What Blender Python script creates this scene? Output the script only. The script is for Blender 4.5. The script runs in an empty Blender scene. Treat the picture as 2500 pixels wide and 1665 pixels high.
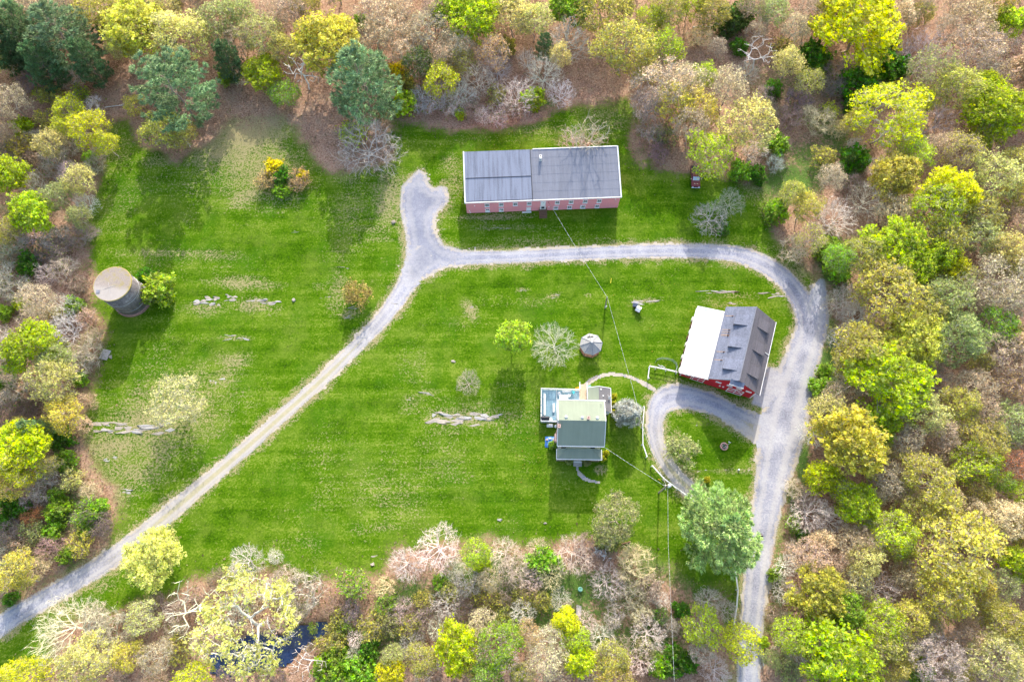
import bpy, math, random
import numpy as np
from mathutils import Vector, Matrix

S = bpy.context.scene
C = S.collection
R = math.radians

# ------------------------------------------------------------------ camera, sky, sun, exposure
HCAM = 120.0
FPX = 1690.0                       # focal length in pixels of a 2500 px wide frame
TILT = math.atan(618 / FPX)        # off vertical
cam_d = bpy.data.cameras.new('camera')
cam_d.sensor_width = 36.0
cam_d.lens = 36.0 * FPX / 2500.0
cam_d.clip_start = 1.0
cam_d.clip_end = 3000.0
cam = bpy.data.objects.new('camera', cam_d)
C.objects.link(cam)
cam.location = (0, 0, HCAM)
cam.rotation_euler = (TILT, 0, 0)
S.camera = cam

SUN_EL, SUN_AZ = R(27), math.atan2(0.10, 0.995)      # azimuth measured from +Y towards +X
sun_dir = Vector((math.sin(SUN_AZ) * math.cos(SUN_EL), math.cos(SUN_AZ) * math.cos(SUN_EL), math.sin(SUN_EL)))
w = bpy.data.worlds.new('World')
S.world = w
w.use_nodes = True
wn = w.node_tree
sky = wn.nodes.new('ShaderNodeTexSky')
sky.sky_type = 'NISHITA'
sky.sun_disc = False
sky.sun_elevation = SUN_EL
sky.sun_rotation = SUN_AZ
sky.air_density = 1.0
sky.dust_density = 2.5
sky.ozone_density = 0.4
wn.links.new(sky.outputs[0], wn.nodes['Background'].inputs[0])
wn.nodes['Background'].inputs[1].default_value = 0.15
sl = bpy.data.lights.new('sun', 'SUN')
sl.energy = 2.2
sl.angle = R(0.5)
sl.color = (1.0, 0.94, 0.84)
so = bpy.data.objects.new('sun', sl)
C.objects.link(so)
so.rotation_euler = sun_dir.to_track_quat('Z', 'Y').to_euler()
S.view_settings.view_transform = 'Standard'
S.view_settings.look = 'None'
S.view_settings.gamma = 1.0
S.view_settings.use_curve_mapping = False
S.view_settings.exposure = 1.66

# ------------------------------------------------------------------ surveying: photo pixel -> point on a level plane
ct, st = math.cos(TILT), math.sin(TILT)


def at(px, py, z=0.0):
    dx, dy, dz = (px - 1250) / FPX, -(py - 832.5) / FPX, -1.0
    vy, vz = dy * ct - dz * st, dy * st + dz * ct
    t = (z - HCAM) / vz
    return Vector((dx * t, vy * t, z))


def mpp(py, z=0.0):
    """metres per photo pixel at row py for things at height z"""
    return (HCAM - z) / (ct + (py - 832.5) / FPX * st) / FPX


def pts(lst, z=0.0):
    return np.array([at(a, b, z)[:2] for a, b in lst])


# ------------------------------------------------------------------ object bookkeeping
def link(o, parent=None):
    C.objects.link(o)
    if parent is not None:
        o.parent = parent
    return o


def tag(o, label=None, cat=None, group=None, kind=None):
    if label: o['label'] = label
    if cat: o['category'] = cat
    if group: o['group'] = group
    if kind: o['kind'] = kind
    return o


def thing(name, loc, rz=0.0, label=None, cat=None, group=None):
    o = bpy.data.objects.new(name, None)
    o.empty_display_size = 0.3
    link(o)
    o.location = loc
    o.rotation_euler = (0, 0, rz)
    return tag(o, label, cat, group)


def mesh_np(name, V, F, mat=None, smooth=False):
    """V (n,3); F list of arrays with 3 or 4 columns"""
    me = bpy.data.meshes.new(name)
    V = np.asarray(V, np.float32)
    if not isinstance(F, (list, tuple)): F = [F]
    F = [np.asarray(f, np.int32) for f in F if len(f)]
    nl = sum(f.size for f in F)
    npoly = sum(len(f) for f in F)
    me.vertices.add(len(V))
    me.vertices.foreach_set('co', V.ravel())
    me.loops.add(nl)
    me.loops.foreach_set('vertex_index', np.concatenate([f.ravel() for f in F]))
    me.polygons.add(npoly)
    tot = np.concatenate([np.full(len(f), f.shape[1], np.int32) for f in F])
    me.polygons.foreach_set('loop_start', np.concatenate([[0], np.cumsum(tot)[:-1]]).astype(np.int32))
    if smooth:
        me.polygons.foreach_set('use_smooth', np.ones(npoly, bool))
    me.update(calc_edges=True)
    if mat: me.materials.append(mat)
    return me


class MB:
    """collects simple solids into one mesh"""
    def __init__(s): s.v = []; s.f = []

    def add(s, vs, fs):
        n = len(s.v)
        s.v += [tuple(v) for v in vs]
        s.f += [tuple(i + n for i in f) for f in fs]
        return s

    def box(s, x0, x1, y0, y1, z0, z1, M=None):
        vs = [Vector(p) for p in ((x0, y0, z0), (x1, y0, z0), (x1, y1, z0), (x0, y1, z0), (x0, y0, z1), (x1, y0, z1), (x1, y1, z1), (x0, y1, z1))]
        if M is not None: vs = [M @ v for v in vs]
        return s.add(vs, [(3, 2, 1, 0), (4, 5, 6, 7), (0, 1, 5, 4), (1, 2, 6, 5), (2, 3, 7, 6), (3, 0, 4, 7)])

    def prism(s, poly, d):
        """poly: 3-D outline, d: extrusion vector"""
        n = len(poly); d = Vector(d)
        p = [Vector(q) for q in poly]
        nn = Vector((0, 0, 0))
        for i in range(1, n - 1): nn += (p[i] - p[0]).cross(p[i + 1] - p[0])
        if nn.dot(d) > 0: p = p[::-1]
        vs = p + [q + d for q in p]
        return s.add(vs, [tuple(range(n)), tuple(range(2 * n - 1, n - 1, -1))] + [(i, i + n, (i + 1) % n + n, (i + 1) % n) for i in range(n)])

    def slab(s, quad, t):
        """roof-like slab: 3-D outline thickened downwards by t"""
        return s.prism(quad, (0, 0, -t))

    def tube(s, path, r, n=6, r1=None, cap=True):
        path = [Vector(p) for p in path]
        base = len(s.v)
        m = len(path)
        for i, p in enumerate(path):
            t = (path[min(i + 1, m - 1)] - path[max(i - 1, 0)]).normalized()
            u = t.orthogonal().normalized() if abs(t.z) > .9 else t.cross(Vector((0, 0, 1))).normalized()
            if abs(t.z) > .9: u = (Vector((1, 0, 0)) - t * t.x).normalized()
            q = t.cross(u)
            rr = r if r1 is None else r + (r1 - r) * i / (m - 1)
            for k in range(n):
                a = 2 * math.pi * k / n
                s.v.append(tuple(p + (u * math.cos(a) + q * math.sin(a)) * rr))
        for i in range(m - 1):
            for k in range(n):
                a, b = base + i * n + k, base + i * n + (k + 1) % n
                s.f.append((a, b, b + n, a + n))
        if cap:
            s.f.append(tuple(base + k for k in range(n))[::-1])
            s.f.append(tuple(base + (m - 1) * n + k for k in range(n)))
        return s

    def lathe(s, prof, n=16, c=(0, 0)):
        base = len(s.v); m = len(prof)
        for r, z in prof:
            for k in range(n):
                a = 2 * math.pi * k / n
                s.v.append((c[0] + r * math.cos(a), c[1] + r * math.sin(a), z))
        for i in range(m - 1):
            for k in range(n):
                a, b = base + i * n + k, base + i * n + (k + 1) % n
                s.f.append((a, b, b + n, a + n))
        s.f.append(tuple(base + k for k in range(n))[::-1])
        s.f.append(tuple(base + (m - 1) * n + k for k in range(n)))
        return s

    def mesh(s, name, mat, smooth=False):
        me = bpy.data.meshes.new(name)
        me.from_pydata(s.v, [], s.f)
        me.update()
        if smooth:
            me.polygons.foreach_set('use_smooth', [True] * len(me.polygons))
        if mat: me.materials.append(mat)
        return me

    def build(s, name, mat, parent=None, smooth=False, bevel=0):
        o = bpy.data.objects.new(name, s.mesh(name, mat, smooth))
        link(o, parent)
        if bevel:
            b = o.modifiers.new('bevel', 'BEVEL'); b.width = bevel; b.segments = 1
        return o


# ------------------------------------------------------------------ materials
class NT:
    def __init__(s, name):
        s.m = bpy.data.materials.new(name); s.m.use_nodes = True
        s.t = s.m.node_tree; s.t.nodes.clear()
        s.out = s.n('ShaderNodeOutputMaterial')

    def n(s, typ, **kw):
        o = s.t.nodes.new(typ)
        for k, v in kw.items(): setattr(o, k, v)
        return o

    def l(s, a, b): s.t.links.new(a, b)

    def noise(s, vec, scale, detail=3, rough=.55):
        o = s.n('ShaderNodeTexNoise'); o.inputs['Scale'].default_value = scale; o.inputs['Detail'].default_value = detail
        o.inputs['Roughness'].default_value = rough
        if vec is not None: s.l(vec, o.inputs['Vector'])
        return o.outputs['Fac']

    def mapv(s, vec, scale, rot=(0, 0, 0)):
        o = s.n('ShaderNodeMapping'); o.inputs['Scale'].default_value = scale; o.inputs['Rotation'].default_value = rot
        s.l(vec, o.inputs['Vector']); return o.outputs[0]

    def math(s, op, a, b=None, c=None):
        o = s.n('ShaderNodeMath', operation=op)
        for i, v in enumerate((a, b, c)):
            if v is None: continue
            if isinstance(v, (int, float)): o.inputs[i].default_value = v
            else: s.l(v, o.inputs[i])
        return o.outputs[0]

    def mix(s, f, a, b, mode='MIX'):
        o = s.n('ShaderNodeMix', data_type='RGBA', blend_type=mode)
        for i, v in ((0, f), (6, a), (7, b)):
            if isinstance(v, (int, float)): o.inputs[i].default_value = v
            elif isinstance(v, tuple): o.inputs[i].default_value = v if len(v) == 4 else (*v, 1)
            else: s.l(v, o.inputs[i])
        return o.outputs[2]

    def ramp(s, f, stops):
        o = s.n('ShaderNodeValToRGB')
        e = o.color_ramp.elements
        while len(e) < len(stops): e.new(.5)
        for i, (p, c) in enumerate(stops):
            e[i].position = p; e[i].color = c if len(c) == 4 else (*c, 1)
        s.l(f, o.inputs[0]); return o.outputs[0]

    def step(s, f, a, b):
        o = s.n('ShaderNodeMapRange', interpolation_type='SMOOTHSTEP')
        o.inputs[1].default_value = a; o.inputs[2].default_value = b
        s.l(f, o.inputs[0]); return o.outputs[0]

    def bsdf(s, col, rough=.8, bump=None, bstr=.3, bdist=.05, metal=0, spec=.3, alpha=None):
        b = s.n('ShaderNodeBsdfPrincipled')
        if isinstance(col, tuple): b.inputs['Base Color'].default_value = (*col, 1)
        else: s.l(col, b.inputs['Base Color'])
        if isinstance(rough, (int, float)): b.inputs['Roughness'].default_value = rough
        else: s.l(rough, b.inputs['Roughness'])
        b.inputs['Metallic'].default_value = metal
        b.inputs['Specular IOR Level'].default_value = spec
        if bump is not None:
            o = s.n('ShaderNodeBump'); o.inputs['Strength'].default_value = bstr; o.inputs['Distance'].default_value = bdist
            s.l(bump, o.inputs['Height']); s.l(o.outputs[0], b.inputs['Normal'])
        s.l(b.outputs[0], s.out.inputs[0]); return b


def simple(name, col, rough=.75, var=.25, scale=2.0, stretch=(1, 1, 1), metal=0, dirt=None, spec=.3, bump=.15):
    t = NT(name)
    pos = t.n('ShaderNodeTexCoord').outputs['Object']
    v = t.mapv(pos, stretch)
    a = t.noise(v, scale, 4); b = t.noise(v, scale * 7, 3)
    f = t.math('ADD', t.math('MULTIPLY', a, .6), t.math('MULTIPLY', b, .4))
    lo = tuple(c * (1 - var) for c in col); hi = tuple(min(1, c * (1 + var)) for c in col)
    c = t.ramp(f, [(.3, lo), (.7, hi)])
    if dirt:
        c = t.mix(t.step(t.noise(pos, scale * .7, 5, .7), .55, .75), c, dirt)
    t.bsdf(c, rough, f, bump, .02, metal, spec)
    return t.m


def leaf_mat(name, trans=.56, rand=.32):
    """foliage: the tree's own colour, each leaf a little different"""
    t = NT(name)
    oi = t.n('ShaderNodeObjectInfo')
    g = t.n('ShaderNodeNewGeometry')
    rnd = g.outputs['Random Per Island']
    hsv = t.n('ShaderNodeHueSaturation')
    at_ = t.n('ShaderNodeAttribute', attribute_name='tone')
    w_ = t.math('POWER', t.math('SUBTRACT', 1.0, at_.outputs['Fac']), 2.2)
    t.l(t.mix(t.math('MULTIPLY', w_, .5), oi.outputs['Color'], (.36, .36, .15)), hsv.inputs['Color'])
    t.l(t.math('MULTIPLY', t.math('MULTIPLY_ADD', rnd, 2 * rand, 1 - rand), t.math('MULTIPLY_ADD', at_.outputs['Fac'], .7, .65)), hsv.inputs['Value'])
    r2 = t.math('FRACT', t.math('MULTIPLY', rnd, 37.7))
    t.l(t.math('MULTIPLY_ADD', r2, .05, .475), hsv.inputs['Hue'])
    t.l(t.math('MULTIPLY_ADD', t.math('FRACT', t.math('MULTIPLY', rnd, 91.3)), .3, .85), hsv.inputs['Saturation'])
    d = t.n('ShaderNodeBsdfDiffuse'); tr = t.n('ShaderNodeBsdfTranslucent'); m = t.n('ShaderNodeMixShader')
    t.l(hsv.outputs[0], d.inputs[0]); t.l(hsv.outputs[0], tr.inputs[0])
    m.inputs[0].default_value = trans
    t.l(d.outputs[0], m.inputs[1]); t.l(tr.outputs[0], m.inputs[2]); t.l(m.outputs[0], t.out.inputs[0])
    return t.m


def bark_mat(name):
    t = NT(name)
    oi = t.n('ShaderNodeObjectInfo')
    g = t.n('ShaderNodeNewGeometry')
    hsv = t.n('ShaderNodeHueSaturation')
    t.l(oi.outputs['Color'], hsv.inputs['Color'])
    t.l(t.math('MULTIPLY_ADD', g.outputs['Random Per Island'], .5, .75), hsv.inputs['Value'])
    t.bsdf(hsv.outputs[0], .9, None, spec=.1)
    return t.m


M_leaf = leaf_mat('leaf')
M_needle = leaf_mat('needle', .25, .45)
M_bark = bark_mat('bark')

# ------------------------------------------------------------------ ground cover layout (photo rows/columns measured on the ground plane)
def seg_dist(P, A, B):
    d = B - A; L2 = (d * d).sum() + 1e-9
    t = np.clip(((P - A) @ d) / L2, 0, 1)
    q = A + t[:, None] * d
    return np.hypot(*(P - q).T), t


def poly_sdf(P, poly):
    """negative inside"""
    n = len(poly); dist = np.full(len(P), 1e9); ins = np.zeros(len(P), bool)
    for i in range(n):
        A, B = poly[i], poly[(i + 1) % n]
        d, _ = seg_dist(P, A, B); dist = np.minimum(dist, d)
        c = ((A[1] > P[:, 1]) != (B[1] > P[:, 1]))
        xs = (B[0] - A[0]) * (P[:, 1] - A[1]) / (B[1] - A[1] + 1e-12) + A[0]
        ins ^= c & (P[:, 0] < xs)
    return np.where(ins, -dist, dist)


def path_sdf(P, line):
    """line: (x, y, half width) in metres -> signed distance, cross position 0..1, signed side"""
    best = np.full(len(P), 1e9); cross = np.zeros(len(P))
    for (A, ra), (B, rb) in zip(line[:-1], line[1:]):
        d, t = seg_dist(P, A, B)
        r = ra + (rb - ra) * t
        s = d - r
        u = B - A
        side = np.sign((P[:, 0] - A[0]) * u[1] - (P[:, 1] - A[1]) * u[0])
        m = s < best
        best = np.where(m, s, best); cross = np.where(m, side * d / r, cross)
    return best, cross


def smooth_line(l, k=3):
    """Catmull-Rom refinement of a px polyline"""
    l = np.array(l, float); o = []
    for i in range(len(l) - 1):
        p0, p1, p2, p3 = l[max(i - 1, 0)], l[i], l[i + 1], l[min(i + 2, len(l) - 1)]
        for j in range(k):
            t = j / k
            o.append(.5 * ((2 * p1) + (-p0 + p2) * t + (2 * p0 - 5 * p1 + 4 * p2 - p3) * t * t + (-p0 + 3 * p1 - 3 * p2 + p3) * t ** 3))
    o.append(l[-1]); return o


def line_m(l):
    return [(np.array(at(x, y)[:2]), r * mpp(y)) for x, y, r in smooth_line(l)]


LAWN = [(258, 290), (300, 300), (330, 345), (430, 385), (500, 335), (560, 275), (640, 262), (700, 270), (745, 300), (735, 340), (770, 390), (850, 425), (925, 425),
        (965, 390), (965, 300), (1000, 296), (1040, 312), (1090, 318), (1180, 310), (1230, 300), (1290, 290), (1350, 268), (1420, 248), (1500, 235), (1552, 215), (1560, 260),
        (1548, 330), (1552, 395), (1600, 412), (1680, 416), (1740, 430), (1800, 450), (1850, 470), (1885, 530), (1910, 590), (1960, 650), (2000, 675), (2015, 690),
        (2030, 740), (2025, 800), (2005, 900), (1975, 1000), (1950, 1070), (1928, 1150), (1908, 1250), (1885, 1340), (1868, 1450), (1855, 1550), (1845, 1700), (1785, 1700),
        (1796, 1500), (1785, 1440), (1740, 1440), (1690, 1440), (1640, 1420), (1600, 1360), (1540, 1335), (1490, 1345), (1430, 1330), (1340, 1335), (1180, 1325), (1050, 1320), (960, 1350),
        (920, 1395), (860, 1405), (700, 1398), (650, 1375), (560, 1390), (470, 1430), (420, 1460), (330, 1470), (270, 1490), (220, 1490), (150, 1540), (110, 1600), (0, 1690), (-80, 1700),
        (-80, 1560), (0, 1490), (30, 1465), (90, 1442), (195, 1375), (262, 1325), (285, 1270), (270, 1200), (228, 1150), (205, 1060), (232, 950), (262, 860),
        (255, 800), (232, 700), (206, 640), (213, 560), (232, 450), (258, 360)]
TRACK = [(-60, 1565, 28), (0, 1528, 26), (60, 1490, 24), (150, 1438, 24), (250, 1378, 24), (340, 1312, 23), (420, 1247, 22), (500, 1180, 18), (600, 1094, 17), (700, 1005, 16), (800, 915, 16),
         (870, 845, 17), (930, 783, 19), (980, 715, 22), (1005, 670, 26), (1025, 630, 34)]
COURT = [(1011, 424), (1024, 415), (1037, 423), (1047, 450), (1060, 461), (1076, 454), (1090, 459), (1096, 488), (1084, 508), (1068, 520), (1060, 545), (1064, 570), (1085, 598), (1130, 612),
         (1180, 616), (1180, 640), (1080, 655), (1040, 680), (1000, 690), (990, 640), (992, 590), (984, 540), (976, 500), (982, 455)]
EAST = [(1080, 632, 26), (1130, 630, 20), (1250, 627, 17), (1400, 620, 17), (1550, 614, 18), (1700, 613, 19), (1800, 622, 22), (1870, 648, 25), (1925, 690, 26), (1957, 740, 26), (1970, 800, 26), (1962, 870, 28)]
SOUTH = [(2005, 690, 10), (1995, 730, 26), (1985, 790, 36), (1960, 870, 42), (1935, 950, 48), (1915, 1030, 56), (1898, 1110, 48), (1880, 1200, 38), (1862, 1300, 32), (1848, 1400, 31), (1838, 1500, 28), (1830, 1600, 28), (1824, 1720, 30)]
PARKING = [(1872, 895), (1930, 905), (1935, 960), (1880, 1000), (1835, 985), (1846, 950)]
LOOP = [(1905, 1062, 34), (1850, 1046, 34), (1800, 1018, 27), (1740, 987, 26), (1690, 972, 29), (1645, 968, 32), (1612, 985, 27), (1602, 1015, 21), (1600, 1060, 19), (1615, 1110, 18), (1645, 1155, 19), (1690, 1200, 20), (1740, 1250, 21), (1800, 1300, 22), (1850, 1330, 25)]
FOOT = [(1420, 958, 6), (1432, 938, 6), (1455, 922, 5), (1490, 914, 5), (1525, 917, 5), (1560, 930, 5), (1596, 950, 6)]
WALKS = [(1409, 1135, 4), (1412, 1152, 4), (1425, 1167, 4), (1450, 1176, 4), (1462, 1177, 3)]
POND = [(520, 1640), (510, 1595), (560, 1580), (600, 1560), (650, 1550), (700, 1545), (735, 1530), (790, 1525), (790, 1550), (740, 1565), (715, 1600), (690, 1625), (640, 1630), (580, 1645)]
# broad worn areas first
# dry or bare patches: centre, half lengths, turn (deg), strength, kind 0 dry grass / 1 bare brown litter / 2 lush / 3 weeds on the wood floor
PATCH = [(630, 400, 120, 110, -35, .75, 0), (700, 300, 90, 40, 0, .7, 0), (1500, 1560, 200, 60, 0, .6, 3), (900, 1560, 150, 60, 0, .5, 3), (1350, 1500, 200, 50, 0, .6, 3), (560, 400, 330, 130, -8, .42, 0), (360, 1050, 190, 180, -20, .56, 0), (300, 480, 90, 120, 0, .28, 0), (1300, 320, 260, 40, -4, .36, 0), (860, 520, 90, 130, 0, .3, 0), (420, 640, 200, 60, 0, .28, 0), (1000, 1150, 280, 130, -10, .3, 0), (1140, 1015, 200, 60, 0, .42, 0),
         (600, 330, 150, 70, -30, 1.15, 0), (620, 295, 110, 50, -10, .85, 1), (520, 330, 60, 60, -20, .6, 1), (270, 330, 20, 60, 0, .5, 1), (560, 450, 110, 70, -60, .45, 0), (600, 480, 60, 30, -30, .8, 0), (700, 470, 60, 50, 0, .5, 0), (380, 395, 60, 22, 5, .65, 0), (560, 400, 100, 35, 0, .4, 0),
         (300, 380, 50, 70, 0, .45, 0), (430, 620, 180, 14, 2, .6, 0), (470, 618, 130, 8, 2, .5, 0), (590, 693, 115, 16, 3, .8, 0), (620, 745, 60, 22, 5, .75, 0), (500, 752, 60, 22, 5, .6, 0), (575, 825, 60, 8, 0, .6, 0),
         (570, 880, 60, 30, 0, .55, 0), (540, 925, 60, 30, -15, .55, 0), (440, 985, 130, 110, -20, .62, 0), (360, 1030, 150, 50, -5, .7, 0), (270, 1090, 110, 50, 0, .8, 0), (320, 1150, 100, 50, 10, .65, 0), (300, 1200, 60, 40, 0, .6, 0), (370, 1160, 70, 50, 0, .5, 0),
         (820, 720, 40, 60, 0, .55, 0), (780, 700, 30, 14, 0, .5, 0), (850, 770, 30, 12, -20, .6, 0), (955, 740, 16, 8, 0, .8, 0), (950, 480, 40, 80, 0, .75, 0), (900, 560, 110, 14, 0, .45, 0), (840, 430, 60, 30, 0, .4, 0), (930, 585, 60, 10, 0, .5, 0),
         (1000, 600, 14, 60, 5, .8, 0), (1090, 500, 18, 40, 0, .6, 0), (1110, 450, 30, 60, 0, .45, 0), (1100, 400, 30, 30, 0, .5, 0), (1200, 530, 110, 10, -1, .8, 0), (1230, 555, 160, 12, 0, .45, 0), (1260, 590, 160, 20, 0, .4, 0), (1430, 590, 120, 16, 0, .35, 0),
         (1180, 330, 60, 30, 0, .35, 0), (1330, 320, 140, 30, 0, .45, 0), (1470, 290, 80, 50, 0, .55, 0), (1500, 260, 60, 30, -10, .6, 1), (1200, 300, 120, 10, -3, .6, 1), (1420, 340, 110, 12, -3, .7, 1), (1545, 330, 16, 90, 0, .6, 1), (1570, 405, 40, 8, 5, .6, 1), (1700, 415, 50, 9, 0, .6, 1),
         (1850, 470, 60, 40, 40, .6, 0), (1880, 530, 30, 60, -20, .55, 0), (1920, 590, 60, 60, 30, .5, 0), (1960, 660, 30, 30, 30, .7, 0),
         (1147, 757, 16, 32, -28, .8, 0), (1120, 790, 60, 20, 0, .35, 0), (1276, 707, 16, 5, 0, .7, 0), (1350, 722, 20, 6, -15, .7, 0), (1280, 735, 120, 16, 0, .3, 0), (1435, 720, 14, 5, 0, .7, 0), (1575, 735, 40, 9, -5, .75, 0),
         (1800, 722, 120, 12, 2, .45, 0), (1730, 735, 50, 10, 5, .5, 0), (1760, 745, 60, 12, 0, .45, 0), (1870, 790, 40, 40, 0, .35, 0), (1120, 1020, 95, 20, 2, .85, 0), (1000, 985, 34, 40, 20, .5, 0), (1010, 900, 50, 60, 30, .35, 0), (1043, 960, 30, 10, -5, .6, 0),
         (1250, 940, 60, 10, 0, .25, 0), (960, 960, 60, 30, 20, .3, 0), (900, 1200, 200, 60, 10, .22, 0), (800, 1120, 160, 50, -20, .25, 0), (920, 1290, 60, 12, -5, .5, 0), (1100, 1210, 60, 30, 0, .2, 0), (1180, 1310, 60, 10, 0, .5, 0), (760, 1330, 30, 40, 0, .3, 0), (1220, 1280, 60, 30, 0, .3, 0),
         (1463, 1148, 18, 10, 0, .9, 0), (1468, 975, 16, 16, 0, .5, 0), (1650, 1060, 14, 20, 20, .7, 0), (1715, 1035, 24, 7, 5, .8, 1), (1775, 1038, 22, 7, -5, .8, 1), (1700, 1152, 22, 8, 0, .8, 1), (1755, 1148, 40, 6, 0, .6, 1), (1815, 1150, 30, 9, 0, .7, 0), (1780, 1150, 90, 6, 0, .5, 0),
         (1862, 1120, 10, 18, 0, .6, 0), (1600, 1450, 60, 60, 30, .7, 0), (1560, 1400, 70, 50, 20, .65, 0), (1650, 1430, 30, 60, 20, .4, 0), (1640, 1500, 60, 60, 0, .5, 0), (1680, 1560, 30, 30, 0, .5, 0),
         (250, 1430, 50, 24, -20, .55, 0), (150, 1540, 90, 60, -25, .45, 0), (240, 1370, 60, 7, -32, .5, 1), (110, 1440, 90, 7, -30, .6, 1), (480, 1425, 80, 12, -22, .4, 0), (230, 800, 14, 200, 0, .3, 0), (1000, 300, 40, 60, 0, .3, 0), (700, 1330, 90, 40, 0, .2, 0),
         # lush, greener strips
         (1200, 700, 260, 60, -10, .5, 2), (1600, 680, 220, 40, 5, .6, 2), (700, 620, 230, 80, 0, .4, 2), (420, 850, 140, 60, 0, .4, 2), (620, 860, 200, 70, 0, .3, 2), (1250, 1230, 160, 70, 0, .4, 2), (560, 1270, 200, 50, -35, .5, 2), (800, 1050, 120, 30, -40, .5, 2), (1500, 820, 200, 60, 0, .4, 2),
         (1150, 515, 80, 10, -1, .8, 2), (1380, 540, 120, 20, 0, .4, 2), (1640, 520, 80, 60, 0, .6, 2), (1700, 1100, 90, 50, 0, .5, 2), (380, 560, 80, 40, 0, .4, 2),
         # weeds
         (1330, 1420, 220, 50, 5, .9, 3), (1200, 1400, 150, 60, 5, .75, 3), (1410, 1430, 40, 60, 0, .8, 3), (1480, 1480, 60, 60, 0, .5, 3), (1000, 1450, 120, 50, 0, .6, 3), (1930, 440, 130, 50, -10, .7, 3), (2030, 330, 50, 70, 0, .6, 3), (1980, 390, 80, 60, 0, .55, 3),
         (2040, 640, 50, 70, 0, .8, 3), (2020, 900, 40, 110, 8, .8, 3), (1960, 1130, 20, 70, 8, .8, 3), (1940, 1240, 20, 90, 8, .6, 3), (1900, 1400, 24, 110, 8, .6, 3), (1900, 210, 120, 60, 0, .35, 3), (170, 1240, 80, 90, 0, .5, 3), (100, 1330, 60, 60, 0, .4, 3), (90, 620, 60, 80, 0, .3, 3), (950, 270, 40, 40, 0, .5, 3), (1330, 250, 40, 30, 0, .5, 3), (1600, 1380, 80, 60, 0, .6, 3), (1700, 1400, 60, 80, 0, .7, 3), (60, 1600, 60, 40, 0, .8, 3), (1820, 1650, 40, 30, 0, .4, 3)]

lawn_poly = pts(LAWN)
court_poly = pts(COURT); park_poly = pts(PARKING); pond_poly = pts(POND)
L_track, L_east, L_south, L_loop, L_foot, L_walk = [line_m(l) for l in (TRACK, EAST, SOUTH, LOOP, FOOT, WALKS)]


def vnoise(P, scale, seed=0):
    """cheap smooth value noise on the plane, 0..1"""
    rs = np.random.RandomState(seed); G = rs.rand(257, 257)
    q = P / scale + 1000.37
    i = np.floor(q).astype(int); f = q - i; f = f * f * (3 - 2 * f)
    a, b = i[:, 0] % 256, i[:, 1] % 256
    return ((G[a, b] * (1 - f[:, 0]) + G[a + 1, b] * f[:, 0]) * (1 - f[:, 1]) + (G[a, b + 1] * (1 - f[:, 0]) + G[a + 1, b + 1] * f[:, 0]) * f[:, 1])


def fbm(P, scale, seed=0, o=3):
    return sum(vnoise(P, scale / 2 ** k, seed + k) / 2 ** k for k in range(o)) / sum(.5 ** k for k in range(o))


def road_sdf(P):
    return np.minimum.reduce([path_sdf(P, L_track)[0], poly_sdf(P, court_poly), path_sdf(P, L_east)[0], path_sdf(P, L_south)[0], poly_sdf(P, park_poly), path_sdf(P, L_loop)[0]])


def cover(P):
    """lawn, dry, lush, litter, weeds, gravel weights"""
    n = fbm(P, 6, 11) - .5; n2 = fbm(P, 1.6, 31) - .5
    sd = poly_sdf(P, lawn_poly) + n * 5.0 + n2 * 2.0
    lawn = np.clip(.5 - sd / 4.5, 0, 1)
    lay = [np.zeros(len(P)) for _ in range(4)]
    for px, py, a, b, rot, s, k in PATCH:
        c = at(px, py); e = at(px + a, py) - c; hx = e.x; hy = (at(px, py - b) - c).y
        r = R(-rot); d = P - np.array(c[:2])
        u = (d[:, 0] * math.cos(r) + d[:, 1] * math.sin(r)) / hx; v = (-d[:, 0] * math.sin(r) + d[:, 1] * math.cos(r)) / hy
        q = np.sqrt(u * u + v * v) + n * .5 + n2 * .6
        g = (.84 if k == 0 else 1) * s * np.clip((1.55 - q) / 1.3, 0, 1)
        lay[k] = np.maximum(lay[k], g)
    rs = road_sdf(P)
    grav = np.clip(.55 - (rs + n2 * .6) / 1.1, 0, 1)
    lay[0] = np.maximum(lay[0], np.clip(.75 - rs / 2.4 + n2 * .9, 0, .75))
    return lawn, lay, grav


# ground: one sheet, fine where the camera looks, coarse out to the far woods
def grid(x0, x1, y0, y1, s):
    nx, ny = int(round((x1 - x0) / s)) + 1, int(round((y1 - y0) / s)) + 1
    X, Y = np.meshgrid(np.linspace(x0, x1, nx), np.linspace(y0, y1, ny))
    P = np.stack([X.ravel(), Y.ravel()], -1)
    i = np.arange((nx - 1) * (ny - 1)); r, c = i // (nx - 1), i % (nx - 1); a = r * nx + c
    return P, np.stack([a, a + 1, a + nx + 1, a + nx], -1), nx, ny


def set_attr(me, name, cols):
    a = me.color_attributes.new(name, 'FLOAT_COLOR', 'POINT')
    a.data.foreach_set('color', np.asarray(cols, np.float32).ravel())


GX0, GX1, GY0, GY1 = -128, 128, -24, 140
P, Fq, nx, ny = grid(GX0, GX1, GY0, GY1, .5)
lawn, lay, grav = cover(P)
pd = poly_sdf(P, pond_poly)
z = np.where(pd < 1.0, -np.clip(.6 * (1.0 - pd), 0, .9), 0.0)
z += np.clip((poly_sdf(P, lawn_poly) - 2.5) / 5, 0, 1) * (fbm(P, 5, 77) - .5) * .4 * np.clip((np.abs(pd) - .5), 0, 1)
V = np.column_stack([P, z])
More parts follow.
